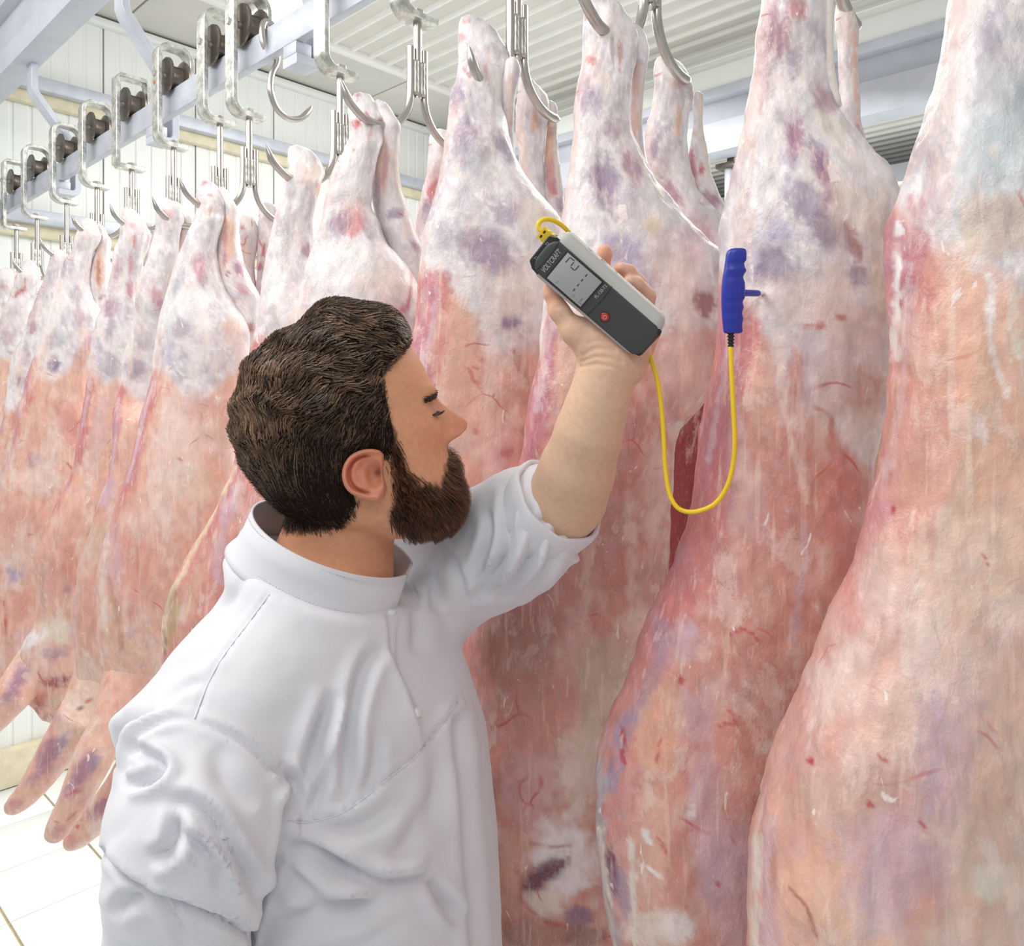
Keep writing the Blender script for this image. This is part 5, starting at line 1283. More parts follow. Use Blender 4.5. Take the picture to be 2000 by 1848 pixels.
# ---- ears
def ear(sgn):
    O = [(752, 884), (738, 879), (720, 877), (700, 881), (682, 892), (671, 910), (668, 930), (673, 950), (685, 964), (703, 972), (722, 977), (740, 977), (753, 968), (757, 952), (752, 935), (749, 915), (752, 898)]
    c = np.array([722, 925.0])
    O = np.array(O, float)
    Oc = catmull(np.vstack([O, O[:1]]), 73)[:-1]
    nr = 40
    g = np.zeros((nr, 72, 3))
    back = np.clip((756 - Oc[:, 0]) / 88, 0, 1)            # 0 at the front root, 1 at the rear rim
    rr = np.linspace(0, 1, nr)
    for i, t in enumerate(rr):
        p = c + (Oc - c) * t
        root = np.clip((756 - p[:, 0]) / 88, 0, 1)
        up = np.clip((925 - p[:, 1]) / 50, -1, 1)
        rim = 1.6 * np.exp(-((t - 0.90) / 0.075) ** 2) * (0.35 + 0.65 * sstep(0.12, 0.5, back)) * sstep(62, 40, p[:, 1] - 925 + 0 * up)
        anti = np.exp(-((t - 0.60) / 0.13) ** 2) * sstep(0.35, 0.7, back) * 0.75
        bowl = np.exp(-(((p[:, 0] - 732) / 16) ** 2 + ((p[:, 1] - 926) / 24) ** 2) ** 2)
        scaph = np.exp(-(((p[:, 0] - 712) / 11) ** 2 + ((p[:, 1] - 905) / 14) ** 2))
        lobe = np.exp(-(((p[:, 0] - 738) / 22) ** 2 + ((p[:, 1] - 964) / 13) ** 2))
        trag = np.exp(-(((p[:, 0] - 750) / 7) ** 2 + ((p[:, 1] - 922) / 10) ** 2))
        h = 141 + 22 * root + 8 * rim + 7.5 * anti - 21 * bowl - 11 * scaph - 10 * np.exp(-((t - 0.755) / 0.06) ** 2) * sstep(0.3, 0.6, back) - 32 * sstep(0.72, 1.0, t) * sstep(0.22, 0.02, root) + 3 * lobe + 6 * trag - 5 * sstep(0.93, 1.0, t)
        # pixel on the near side -> head coordinates (scale for the nearer distance)
        d_ = 0.84 - 0.00056 * h * math.cos(YAW)
        x_ = (p[:, 0] - 1000) / FPX * d_; z_ = (776 - p[:, 1]) / FPX * d_
        w_ = np.stack([x_, d_, z_], 1)
        f_, u_, r_ = head_local(w_)
        g[i] = np.stack([f_, u_, r_ * sgn], 1)
    # thickness: back sheet
    gb = g.copy(); gb[..., 2] -= sgn * (10 + 8 * (1 - rr))[:, None]
    gb[-1] = g[-1] * 0.5 + gb[-1] * 0.5
    G = np.concatenate([g, gb[::-1]], 0)
    pw_ = head_pt(G[..., 0], G[..., 1], G[..., 2])
    return pw_


full = MB()
full.add(to_world(BV), BQ.tolist(), col)
ac = skin_colour(AV)
full.add(to_world(AV), AQ.tolist(), ac)
for sgn in (1, -1):
    eg = ear(sgn)
    n, k = eg.shape[:2]
    ev_ = eg.reshape(-1, 3)
    ec = srgb(222, 150, 122) + 0 * ev_[:, :1]
    lf, lu, lr = head_local(ev_)
    px_, py_ = side_px(lf, lu, lr)
    dk = np.exp(-(((px_ - 738) / 8) ** 2 + ((py_ - 923) / 9) ** 2))  # shade of the ear hollow put into the skin colour
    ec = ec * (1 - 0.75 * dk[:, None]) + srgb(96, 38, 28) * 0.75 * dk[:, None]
    dk = np.exp(-(((px_ - 684) / 14) ** 2 + ((py_ - 905) / 30) ** 2)) * 0.5
    ec = ec * (1 - dk[:, None]) + srgb(232, 136, 112) * dk[:, None]
    full.grid(to_world(ev_).reshape(n, k, 3), True, False, False, c=ec)
# eyeballs
for sgn in (1, -1):
    c_ = head_pt(98, 71, 40 * sgn)
    bm = bmesh.new(); bmesh.ops.create_uvsphere(bm, u_segments=24, v_segments=16, radius=0.0105)
    full.bm(bm, Matrix.Translation(to_world(c_)))
    full.c.append(np.broadcast_to(srgb(225, 215, 208), (len(full.v[-1]), 3)))
body = full.build('body', SKIN, man)


# ---- hair and beard strands
def strands(name, roots, dirs_fn, surf_bvh, length, width, colours, seed, mat=HAIR, lift=(0.0, 3.0), steps=7, droop=0.0):
    """tapered three-sided strands that follow a surface; roots: (n,3) in (right, away, up)"""
    rng = np.random.default_rng(seed)
    n = len(roots)
    pos = roots.copy()
    path = np.zeros((n, steps, 3)); nrm = np.zeros((n, steps, 3))
    off0 = rng.uniform(lift[0], lift[1], n) * PS
    for s in range(steps):
        near = [surf_bvh.find_nearest(p) for p in pos.tolist()]
        loc = np.array([q[0][:] for q in near]); nm = np.array([q[1][:] for q in near])
        t = s / (steps - 1)
        bulge = (4 * t * (1 - t) * 0.7 + 0.3 * t) * rng.uniform(0.5, 1.5, n) * PS * 2.2
        path[:, s] = loc + nm * (off0 + bulge + droop * t * t * PS)[:, None] - (nm * (PS * 4) if s == 0 else 0)
        nrm[:, s] = nm
        d = dirs_fn(loc, nm, t)
        d = d - nm * (d * nm).sum(1)[:, None]
        d /= np.linalg.norm(d, axis=1)[:, None] + 1e-9
        pos = loc + d * (length / (steps - 1))[:, None]
    tan = np.gradient(path, axis=1); tan /= np.linalg.norm(tan, axis=2)[..., None] + 1e-12
    sd = np.cross(tan, nrm); sd /= np.linalg.norm(sd, axis=2)[..., None] + 1e-12
    ww = (width[:, None] * np.interp(np.linspace(0, 1, steps), [0, 0.3, 0.8, 1], [0.8, 1, 0.7, 0.08])[None, :])[..., None]
    tri = np.stack([path + sd * ww, path - sd * ww, path + nrm * ww * 1.1], 2)      # n, steps, 3, 3
    V = to_world(tri.reshape(-1, 3))
    base = (np.arange(n) * steps * 3)[:, None, None]
    st = (np.arange(steps - 1) * 3)[None, :, None]
    fs = []
    for a_, b_ in ((0, 1), (1, 2), (2, 0)):
        f_ = np.stack([np.full((1, 1), a_), np.full((1, 1), b_), np.full((1, 1), b_ + 3), np.full((1, 1), a_ + 3)], 2)
        fs.append((base + st + 0)[..., None].reshape(n, steps - 1, 1) + f_.reshape(1, 1, 4))
    F = np.concatenate([f_.reshape(-1, 4) for f_ in fs])
    cc = np.repeat(colours[:, None, :], steps * 3, 1).reshape(-1, 3)
    me = bpy.data.meshes.new(name)
    loc0 = np.array(world_loc(man))
    Vl = (V - loc0).astype(np.float32)
    me.vertices.add(len(Vl)); me.vertices.foreach_set('co', Vl.ravel())
    me.loops.add(F.size); me.loops.foreach_set('vertex_index', F.ravel().astype(np.int32))
    me.polygons.add(len(F)); me.polygons.foreach_set('loop_start', np.arange(0, F.size, 4, dtype=np.int32))
    me.polygons.foreach_set('use_smooth', np.ones(len(F), bool))
    me.update(calc_edges=True)
    at = me.color_attributes.new('Col', 'FLOAT_COLOR', 'POINT')
    at.data.foreach_set('color', np.concatenate([cc, np.ones((len(cc), 1))], 1).astype(np.float32).ravel())
    me.materials.append(mat)
    o = bpy.data.objects.new(name, me)
    COL.objects.link(o)
    o.parent = man
    return o


def bvh_of(v, q):
    return BVHTree.FromPolygons(v.tolist(), q.tolist())


def sample_faces(v, q, mask, n, seed):
    rng = np.random.default_rng(seed)
    a = np.linalg.norm(np.cross(v[q[:, 2]] - v[q[:, 0]], v[q[:, 3]] - v[q[:, 1]]), axis=1) * mask[q].mean(1)
    idx = rng.choice(len(q), n, p=a / a.sum())
    w_ = rng.dirichlet(np.ones(4), n)
    return (v[q[idx]] * w_[..., None]).sum(1)


# hair volume: head surface pushed out under the hair
nv_, na_ = hf.shape
spx, spy = side_px(hf, hv, hr)
hsd = poly_sd(spx, spy, HAIR_POLY)
hm = sstep(-3, 14, hsd).reshape(nv_, na_)
hedge = sstep(0, 60, hsd).reshape(nv_, na_)
dn = HG - head_pt(np.full(hf.shape, -20.0), np.clip(hv, 0, 160), np.zeros(hf.shape))
dn /= np.linalg.norm(dn, axis=2)[..., None]
hq = np.stack([hf / 46, hv / 46, hr / 46], 2).reshape(-1, 3)
lum = fbm(hq, 77, 2).reshape(nv_, na_)
wave = np.sin((hf * 0.55 + hv * 1.0) / 10.0 + 3.0 * fbm(hq * 0.8, 78, 2).reshape(nv_, na_))
topw = sstep(20, 190, hv)
quiff = np.exp(-((hf - 40) / 70) ** 2 - ((hv - 235) / 45) ** 2)
tuft = np.exp(-((hf + 22) / 34) ** 2 - ((hv - 262) / 40) ** 2)
off = 3 + (7 + 22 * topw + 5.0 * lum + (1.2 + 4.5 * topw) * wave + 20 * quiff + 26 * tuft + 24 * np.exp(-((hf + 190) / 60) ** 2 - ((hv - 70) / 105) ** 2)) * (0.25 + 0.75 * hedge)
off = off * (0.25 + 0.75 * sstep(-110, -30, hv))
CAP = HG + dn * (off * hm - 5 * (1 - hm))[..., None] * PS
idx = np.arange(nv_ * na_).reshape(nv_, na_)
CQ = np.stack([idx[:-1], np.roll(idx, -1, 1)[:-1], np.roll(idx, -1, 1)[1:], idx[1:]], 2).reshape(-1, 4)
keep = (hm.reshape(-1)[CQ] > 0.02).any(1)
CV = CAP.reshape(-1, 3)
SCALP = plain('dark_hair_mass', (34, 25, 20), 0.9, spec=0.1)
cm = MB(); cm.add(to_world(CV), CQ[keep].tolist())
HAIR_ROOT = thing_part = bpy.data.objects.new('hair', None)
bpy.data.objects.remove(HAIR_ROOT)
hair = cm.build('hair', SCALP, man)

FLOW = np.array([(800, 660, -.75, -.35), (780, 690, -.9, .05), (750, 720, -.97, .22), (700, 640, -.95, .1), (740, 610, -.9, -.25), (660, 600, -.75, -.3), (620, 600, -.9, -.1), (600, 640, -.95, .25), (650, 700, -.93, .36), (560, 640, -.85, .5), (520, 690, -.6, .8), (480, 720, -.35, .93), (455, 800, 0.0, 1), (462, 880, .12, .99), (600, 760, -.75, .65), (560, 830, -.4, .92), (520, 800, -.3, .95), (650, 780, -.7, .7), (700, 760, -.65, .75), (735, 765, -.3, .95), (640, 850, -.25, .97), (690, 830, -.25, .97), (760, 800, .1, 1), (765, 850, .1, 1), (620, 920, .1, 1), (520, 930, .2, .98), (560, 990, .45, .9), (640, 1000, .5, .86), (660, 960, .2, .98), (500, 980, .3, .95)], float)


def hair_dirs(loc, nm, t):
    f, u, r = head_local(loc)
    px, py = side_px(f, u, r)
    dx = px[:, None] - FLOW[None, :, 0]; dy = py[:, None] - FLOW[None, :, 1]
    w_ = 1 / (dx * dx + dy * dy + 500) ** 1.5
    w_ /= w_.sum(1)[:, None]
    fx, fy = w_ @ FLOW[:, 2], w_ @ FLOW[:, 3]
    q = np.stack([f / 34, u / 34, r / 34], 1)
    top = sstep(10, 190, u)
    ang = (0.85 * top + 0.22) * fbm(q * 0.8, 91, 2) + (0.10 + 0.22 * top) * np.sin((f + u) / 19.0 + 3 * fbm(q * .7, 95, 2)) + 0.16 * vnoise(q * 9, 93)
    c_, s_ = np.cos(ang), np.sin(ang)
    fx, fy = fx * c_ - fy * s_, fx * s_ + fy * c_
    # picture-plane direction turned into head axes, mirrored on the far side
    uf = fx * math.cos(TILT) - fy * math.sin(TILT)
    uu = -fx * math.sin(TILT) - fy * math.cos(TILT)
    d = uf[:, None] * FH + uu[:, None] * UH
    return d


cap_b = bvh_of(CV, CQ)
rng = np.random.default_rng(8)


def hair_set(name, roots, bvh, seed, nape=False):
    n = len(roots)
    f_, u_, r_ = head_local(roots)
    rx, ry = side_px(f_, u_, r_)
    top = sstep(-20, 160, u_)
    ln = ((20 + 105 * top) if not nape else 20 + 0 * top) * PS * rng.uniform(0.7, 1.3, n)
    ln *= 0.45 + 0.55 * sstep(0, 40, poly_sd(rx, ry, HAIR_POLY))
    clump = fbm(np.stack([f_ / 15, u_ / 15, r_ / 15], 1), 55, 2)
    mixv = np.clip(0.36 + 0.55 * clump + rng.normal(0, 0.13, n) + 0.34 * (top - 0.45) + 0.22 * sstep(-120, -200, f_), 0, 1)  # paler strands on top and at the back carry painted highlights
    hc = srgb(32, 22, 17) + (srgb(166, 132, 104) - srgb(32, 22, 17)) * (mixv ** 1.8)[:, None]
    o = strands(name, roots, hair_dirs, bvh, ln, rng.uniform(0.00022, 0.00042, n) * (1 + 0.45 * top), hc, seed, lift=(-2.0, 4.0) if not nape else (-1, 2), steps=8)
    o.parent = hair; o.location = (0, 0, 0); o['kind'] = 'stuff'


hair_set('strand', sample_faces(CV, CQ, sstep(0.15, 0.5, hm.reshape(-1)), 27000, 4), cap_b, 12)
body_b = bvh_of(BV, BQ)
hair_set('nape_hair', sample_faces(BV, BQ, sstep(-2, 14, poly_sd(bpx, bpy_, HAIR_POLY) + nn_) * (bu < 20) * (bu > -190) * (bf < 20), 3500, 5), body_b, 13, True)

# beard
bm_ = inhead * sstep(-9, 22, poly_sd(bpx, bpy_, BEARD_POLY) + 0.6 * nn_) * (bf > -5)
NB = 14000
roots = sample_faces(BV, BQ, bm_, NB, 14)
f_, u_, r_ = head_local(roots)
rx, ry = side_px(f_, u_, r_)
BF = np.array([(775, 880, .15, 1), (790, 930, .3, .95), (830, 970, .35, .93), (800, 1010, .25, .97), (870, 960, .3, .95), (860, 1000, .45, .9), (895, 890, .35, .93), (880, 930, .3, .95), (905, 960, .5, .86), (770, 1030, .35, .93), (850, 1030, .6, .8)], float)


def beard_dirs(loc, nm, t):
    f, u, r = head_local(loc)
    px, py = side_px(f, u, r)
    w_ = 1 / ((px[:, None] - BF[None, :, 0]) ** 2 + (py[:, None] - BF[None, :, 1]) ** 2 + 300)
    w_ /= w_.sum(1)[:, None]
    fx, fy = w_ @ BF[:, 2], w_ @ BF[:, 3]
    ang = 0.55 * vnoise(np.stack([f / 9, u / 9, r / 9], 1), 31) + 0.35 * fbm(np.stack([f / 30, u / 30, r / 30], 1), 33, 2)
    c_, s_ = np.cos(ang), np.sin(ang)
    fx, fy = fx * c_ - fy * s_, fx * s_ + fy * c_
    return (fx * math.cos(TILT) - fy * math.sin(TILT))[:, None] * FH + (-fx * math.sin(TILT) - fy * math.cos(TILT))[:, None] * UH


chin = sstep(10, -110, u_) * sstep(20, 110, f_)
ln = (13 + 20 * chin) * PS * rng.uniform(0.7, 1.35, NB)
mixb = np.clip(rng.normal(0.32, 0.22, NB) + 0.25 * fbm(np.stack([f_ / 22, u_ / 22, r_ / 22], 1), 57, 2) + 0.22 * sstep(100, 150, f_), 0, 1)
bc = srgb(40, 24, 18) + (srgb(176, 118, 80) - srgb(40, 24, 18)) * (mixb ** 1.4)[:, None]
# chin length: push strands outwards as they grow
beard = strands('beard', roots, beard_dirs, body_b, ln, rng.uniform(0.00020, 0.00038, NB), bc, 15, lift=(-0.5, 2.5), steps=6, droop=15 + 13 * chin)
beard['kind'] = 'stuff'
beard['label'] = 'dense reddish brown beard'
# eyebrows and lashes


def brow_dirs(loc, nm, t):
    f, u, r = head_local(loc)
    s_ = np.sign(r)[:, None]
    return s_ * RH * 0.8 + UH * (0.25 - 0.4 * t) - FH * 0.5


for sgn in (1, -1):
    er = []
    for i in range(260):
        t = rng.uniform(0, 1)
        er.append(head_pt(138 - 26 * t ** 1.5 + rng.normal(0, 1), 103 + 6 * math.sin(t * 2.6) - 14 * t + rng.normal(0, 3.0), sgn * (22 + 48 * t)))
    er = np.array(er)
    o = strands('eyebrow', er, brow_dirs, body_b, rng.uniform(9, 17, len(er)) * PS, rng.uniform(.00025, .0004, len(er)), np.tile(srgb(52, 36, 27), (len(er), 1)), 18, lift=(0, 1.0), steps=5, droop=2)
    o['kind'] = 'stuff'
    lm = MB()
    for i in range(30):
        t = i / 29
        p0 = head_pt(138 - 14 * t ** 2, 66 - 4 * t, sgn * (28 + 38 * t))
        h = body_b.find_nearest(p0)
        p0 = np.array(h[0][:])
        d_ = FH * PS; 
        p1 = p0 + PS * (FH * 7 - UH * 4 + RH * sgn * 3); p2 = p0 + PS * (FH * 14 - UH * (2 + rng.normal(0, 1.5)) + RH * sgn * 7)
        lm.tube(to_world(catmull([p0, p1, p2], 5)), [.0004, .0004, .0003, .00022, .00005], 4, c=srgb(40, 28, 22))
    o = lm.build('eyelash', HAIR, man)
    o['kind'] = 'stuff'
# ------------------------------------------------------------------ jacket
J = SDF((-0.50, 0.52, -1.02), (0.14, 1.16, -0.02), 0.0042)
TD = 0.865
TS = np.array([  # py, centre px, half along shoulders, half chest depth
    [1120, 640, .080, .082], [1160, 640, .100, .090], [1200, 642, .125, .100], [1250, 648, .142, .112], [1330, 660, .156, .128], [1450, 674, .165, .142], [1600, 685, .164, .149], [1848, 694, .162, .154], [2100, 696, .166, .156], [2300, 696, .168, .156]], float)
TZ = (776 - TS[:, 0]) / FPX * TD
CH = np.array([0.83, -0.55])


def torso(x, y, z):
    zz = z.reshape(-1)
    o = np.argsort(TZ)
    cx = np.interp(zz, TZ[o], ((TS[:, 1] - 1000) / FPX * TD)[o]); a = np.interp(zz, TZ[o], TS[o, 2]); b = np.interp(zz, TZ[o], TS[o, 3])
    cx, a, b = [q.reshape(1, 1, -1) for q in (cx, a, b)]
    s = (x - cx) * 0.55 + (y - TD) * 0.83
    f = (x - cx) * CH[0] + (y - TD) * CH[1]
    q = (np.abs(s / a) ** 2.4 + np.abs(f / b) ** 2.4) ** (1 / 2.4)
    d = (q - 1) * np.minimum(a, b)
    return np.maximum(d, np.maximum(z - TZ[0], TZ[-1] - z))


J.put(torso, (-0.45, 0.6, TZ[-1]), (0.05, 1.1, TZ[0]), 0.0)
J.cone(Q(590, 1195, .80), .050, Q(405, 1470, .715), .070, 0.05)
J.cone(Q(550, 1175, .86), .036, Q(380, 1440, .79), .072, 0.05)
J.cone(Q(700, 1180, .90), .058, Q(850, 1125, .985), .074, 0.045)
arm_n = [(Q(x, y, d), r) for x, y, d, r in [(394, 1490, .715, .068), (388, 1600, .680, .074), (366, 1705, .672, .065), (347, 1848, .672, .058), (360, 1990, .660, .056), (400, 2200, .62, .047)]]
for i, (a_, b_) in enumerate(zip(arm_n[:-1], arm_n[1:])):
    J.cone(a_[0], a_[1], b_[0], b_[1], 0.012 if i else 0.02)
arm_f = [(Q(x, y, d), r) for x, y, d, r in [(850, 1122, .985, .076), (945, 1074, .95, .0715), (1030, 1024, .905, .063), (1064, 998, .886, .052)]]
for a_, b_ in zip(arm_f[:-1], arm_f[1:]):
    J.cone(a_[0], a_[1], b_[0], b_[1], 0.03)
# stand collar frame, and the neck opening below it
CC = Q(622, 1118, .842)
e1 = np.array([0.93, 0.06, -0.40]); e1 /= np.linalg.norm(e1)
e3 = np.array([-0.36, 0.12, -0.92]); e3 = -(e3 - e1 * (e3 @ e1)); e3 /= np.linalg.norm(e3)
e2 = np.cross(e3, e1)
if e2[1] > 0:
    e2 = -e2
RA, RB = .092, .078


def neck_cut(x, y, z):
    X, Y, Zz = x - CC[0], y - CC[1], z - CC[2]
    h = X * e3[0] + Y * e3[1] + Zz * e3[2]
    p = X * e1[0] + Y * e1[1] + Zz * e1[2]
    q = X * e2[0] + Y * e2[1] + Zz * e2[2]
    r = (np.sqrt((p / (RA + .03)) ** 2 + (q / (RB + .03)) ** 2) - 1) * RB
    return np.maximum(r, np.maximum(.002 - h, h - .12))


J.ell(CC - e3 * .016, (RA + .007, RB + .007, .034), 0.03, axes=[e1, e2, e3])
J.put(neck_cut, CC - .14, CC + .14, 0.0, op='s')
JV, JQ = J.mesh(3)
jn = vnormals(JV, JQ)
if ((JV - JV.mean(0)) * jn).sum() < 0:
    jn = -jn; JQ = JQ[:, ::-1]
jx, jy, jd = PX(to_world(JV))
front = sstep(0.35, -0.1, jn[:, 1])
leftarm = sstep(0.0, 1.0, (jx - 900) / 40)
disp = np.zeros(len(JV))


def fold(pts, amp, wd, ridge=0.5, sel=None, fade=True):
    """valley along a line with softer ridges beside it"""
    global disp
    c = catmull(pts, max(12, len(pts) * 6))
    dm, side, tt = line_d(jx, jy, c)
    e = np.sin(np.clip(tt, 0, 1) * math.pi) ** 0.6 if fade else 1.0
    amp = amp * 1.55
    v = -amp * np.exp(-(dm / wd) ** 2) + ridge * amp * np.exp(-((dm - 2.0 * wd) / (1.2 * wd)) ** 2)
    disp += v * e * front * (1.0 if sel is None else sel)


def step(pts, amp, wd, side_sign=1, reach=60, sel=None):
    """cloth edge: one side stands proud and falls back gently"""
    global disp
    c = catmull(pts, max(12, len(pts) * 6))
    dm, side, tt = line_d(jx, jy, c)
    s = dm * side * side_sign
    e = np.sin(np.clip(tt, 0.001, 0.999) * math.pi) ** 0.35
    v = amp * sstep(-wd, wd, s) * np.exp(-np.clip(s, 0, None) / reach)
    disp += v * e * front * (1.0 if sel is None else sel)


# seams
fold([(377, 1407), (425, 1425), (472, 1450), (512, 1484), (540, 1514), (557, 1548), (553, 1596)], .0030, 7, .9)
fold([(377, 1407), (345, 1404), (312, 1411), (273, 1440), (250, 1495), (240, 1540)], .0030, 7, .9)
fold([(526, 1159), (487, 1212), (433, 1285), (404, 1339), (380, 1402)], .0016, 4, .3, fade=False)
fold([(560, 1599), (603, 1603), (671, 1582), (750, 1524), (827, 1460), (870, 1400), (895, 1368)], .0020, 4, .5, fade=False)
fold([(864, 1050), (880, 1080), (900, 1120), (914, 1190)], .0030, 6, .6)
# chest drapes
fold([(655, 1350), (622, 1430), (604, 1490), (590, 1530)], .0075, 14, .7)
fold([(742, 1262), (712, 1300), (690, 1370), (678, 1440), (674, 1560)], .0065, 13, .7)
fold([(640, 1470), (632, 1520), (600, 1580)], .0045, 11, .6)
fold([(540, 1495), (569, 1523), (575, 1550), (560, 1585)], .0075, 11, .7)
fold([(735, 1430), (730, 1500), (700, 1560)], .0035, 12, .5)
# sleeve of the near arm
fold([(325, 1572), (365, 1567), (410, 1600), (445, 1650), (482, 1708), (506, 1776)], .0080, 13, .7)
fold([(296, 1672), (335, 1658), (345, 1620), (348, 1580)], .0085, 12, .6)
fold([(350, 1622), (400, 1660), (425, 1690), (433, 1730)], .0075, 12, .6)
fold([(258, 1462), (297, 1478), (318, 1499), (297, 1524), (246, 1535)], .0080, 10, .8)
fold([(240, 1440), (262, 1410), (300, 1380)], .0060, 9, .7)
fold([(225, 1500), (236, 1450), (262, 1405)], .0060, 8, .7)
fold([(420, 1460), (440, 1520), (500, 1580)], .0040, 22, .4)
step([(206, 1662), (234, 1689), (292, 1723), (360, 1752), (443, 1791), (490, 1822)], .013, 5, 1, 70)
fold([(206, 1668), (234, 1695), (292, 1729), (360, 1758), (443, 1797), (490, 1828)], .0060, 8, .2, fade=False)
fold([(292, 1730), (330, 1780), (370, 1848)], .0050, 10, .6)
fold([(220, 1790), (250, 1760), (290, 1750)], .0050, 14, .5)
# waist
fold([(540, 1645), (613, 1662), (686, 1703), (759, 1723), (840, 1712)], .0100, 15, .7)
fold([(545, 1670), (600, 1735), (640, 1775)], .0055, 14, .5)
fold([(501, 1830), (589, 1793), (686, 1771), (783, 1747), (848, 1722)], .0085, 22, .6)
fold([(590, 1622), (690, 1618), (760, 1580), (800, 1560)], .0050, 16, .5)
fold([(760, 1690), (800, 1640), (815, 1600), (840, 1560)], .0045, 18, .5)
fold([(842, 1716), (862, 1760), (900, 1800)], .0065, 12, .8)
fold([(700, 1848), (770, 1800), (850, 1770)], .0040, 18, .5)
# front opening and right panel
step([(749, 1186), (752, 1240), (756, 1281), (783, 1339), (806, 1400), (827, 1455)], .0075, 3, -1, 60)
step([(778, 1183), (769, 1242), (776, 1310), (808, 1378), (827, 1430)], .0050, 3, -1, 30)
fold([(838, 1100), (850, 1150), (846, 1200)], .0075, 15, .6)
fold([(800, 1140), (815, 1200), (812, 1280)], .0045, 14, .6)
fold([(893, 1410), (905, 1560), (915, 1700), (925, 1840)], .0045, 12, .7, fade=False)
fold([(855, 1480), (850, 1560), (835, 1640)], .0040, 16, .5)
fold([(557, 1560), (556, 1600), (548, 1650), (520, 1740), (498, 1800), (482, 1870)], .0100, 7, .3, fade=False)
# back of the shoulder
fold([(330, 1330), (380, 1290), (420, 1260)], .0030, 12, .5)
fold([(300, 1385), (350, 1345), (400, 1330)], .0035, 10, .5)
fold([(470, 1130), (455, 1170), (425, 1200)], .0025, 10, .5)
# raised sleeve
fold([(957, 1000), (962, 1040), (945, 1090), (918, 1140)], .0065, 10, .7)
fold([(996, 945), (996, 1005), (982, 1085), (948, 1141), (922, 1178)], .0080, 11, .8)
fold([(1055, 1007), (1045, 1062), (1016, 1119), (959, 1166)], .0080, 11, .8)
fold([(1030, 960), (1030, 1010), (1005, 1070), (970, 1120)], .0045, 9, .7)
fold([(1082, 1028), (1075, 1085), (1039, 1137), (1000, 1166)], .0060, 10, .8)
fold([(1120, 1060), (1135, 1075), (1142, 1050)], .0050, 9, .7)
disp += 0.0012 * fbm(JV * 26, 3, 3) * 1.6
JV = JV + jn * disp[:, None]
JV = relax(JV, JQ, 0.35)
jm = MB(); jm.add(to_world(JV), JQ.tolist())
jacket = jm.build('jacket', CLOTH, man)

# stand collar: tilted band with thickness and an open front
na2 = 90
a2 = np.radians(np.linspace(12, 348, na2))
rows = []
for (h, ra, rb) in ((0.0430, RA + .001, RB + .001), (0.022, RA + .0015, RB + .0012), (0.004, RA + .0030, RB + .0030), (-0.001, RA + .0060, RB + .0060), (-0.007, RA + .0085, RB + .0085), (-0.0085, RA + .006, RB + .006), (-0.004, RA, RB), (0.004, RA - .001, RB - .001), (0.0425, RA - .0022, RB - .0022)):
    wob = 0.0015 * np.sin(a2 * 3 + h * 60)
    rows.append(CC + (ra + wob)[:, None] * np.cos(a2)[:, None] * e1 + (rb + wob)[:, None] * np.sin(a2)[:, None] * e2 + h * e3)
g = np.stack(rows, 1)          # around x section
cb = MB().grid(to_world(g.reshape(-1, 3)).reshape(na2, len(rows), 3))
collar = cb.build('collar', CLOTH, jacket)
for hh, rr_ in ((0.0040, (RA + .0033, RB + .0033)), (0.0395, (RA + .0016, RB + .0016))):
    st_ = MB()
    aa = np.radians(np.linspace(16, 180, 74))
    for i in range(0, 72):
        p = [CC + rr_[0] * math.cos(q) * e1 + rr_[1] * math.sin(q) * e2 + hh * e3 for q in (aa[i], aa[i] * 0.45 + aa[i + 1] * 0.55)]
        st_.tube(to_world(np.array(p)), .00035, 5)
    so = st_.build('stitching', M_STITCH, jacket); so['kind'] = 'stuff'
# snap buttons and hidden placket edge
JB = bvh_of(JV, JQ)


def on_jacket(px, py, lift=0.0):
    o = np.zeros(3); d = Q(px, py, 1.0); d /= np.linalg.norm(d)
    h = JB.ray_cast(Vector(o), Vector(d))
    if h[0] is None:
        return None
    return np.array(h[0][:]) - d * lift, np.array(h[1][:])


for x, y in ((815, 1392), (764, 1196)):
    h = on_jacket(x, y, .001)
    if h:
        p, n = h
        n = -n if n[1] > 0 else n
        bt = MB().tube(to_world(np.array([p - n * .001, p + n * .001, p + n * .0022, p + n * .0026])), [.0048, .0048, .0040, .0015], 18)
        bt.build('snap_button', M_SNAP, jacket, 'auto')


def seam(pts, r, name='seam'):
    c = catmull(pts, 60)
    L = [on_jacket(x, y, 0.0006) for x, y in c]
    L = [h[0] for h in L if h]
    o = MB().tube(to_world(np.array(L)), r, 6).build(name, M_STITCH, jacket)
    return o


seam([(562, 1603), (603, 1606), (671, 1586), (750, 1528), (827, 1464), (870, 1404), (893, 1372)], .0006)
seam([(526, 1161), (487, 1214), (433, 1287), (404, 1341), (380, 1404)], .0006)
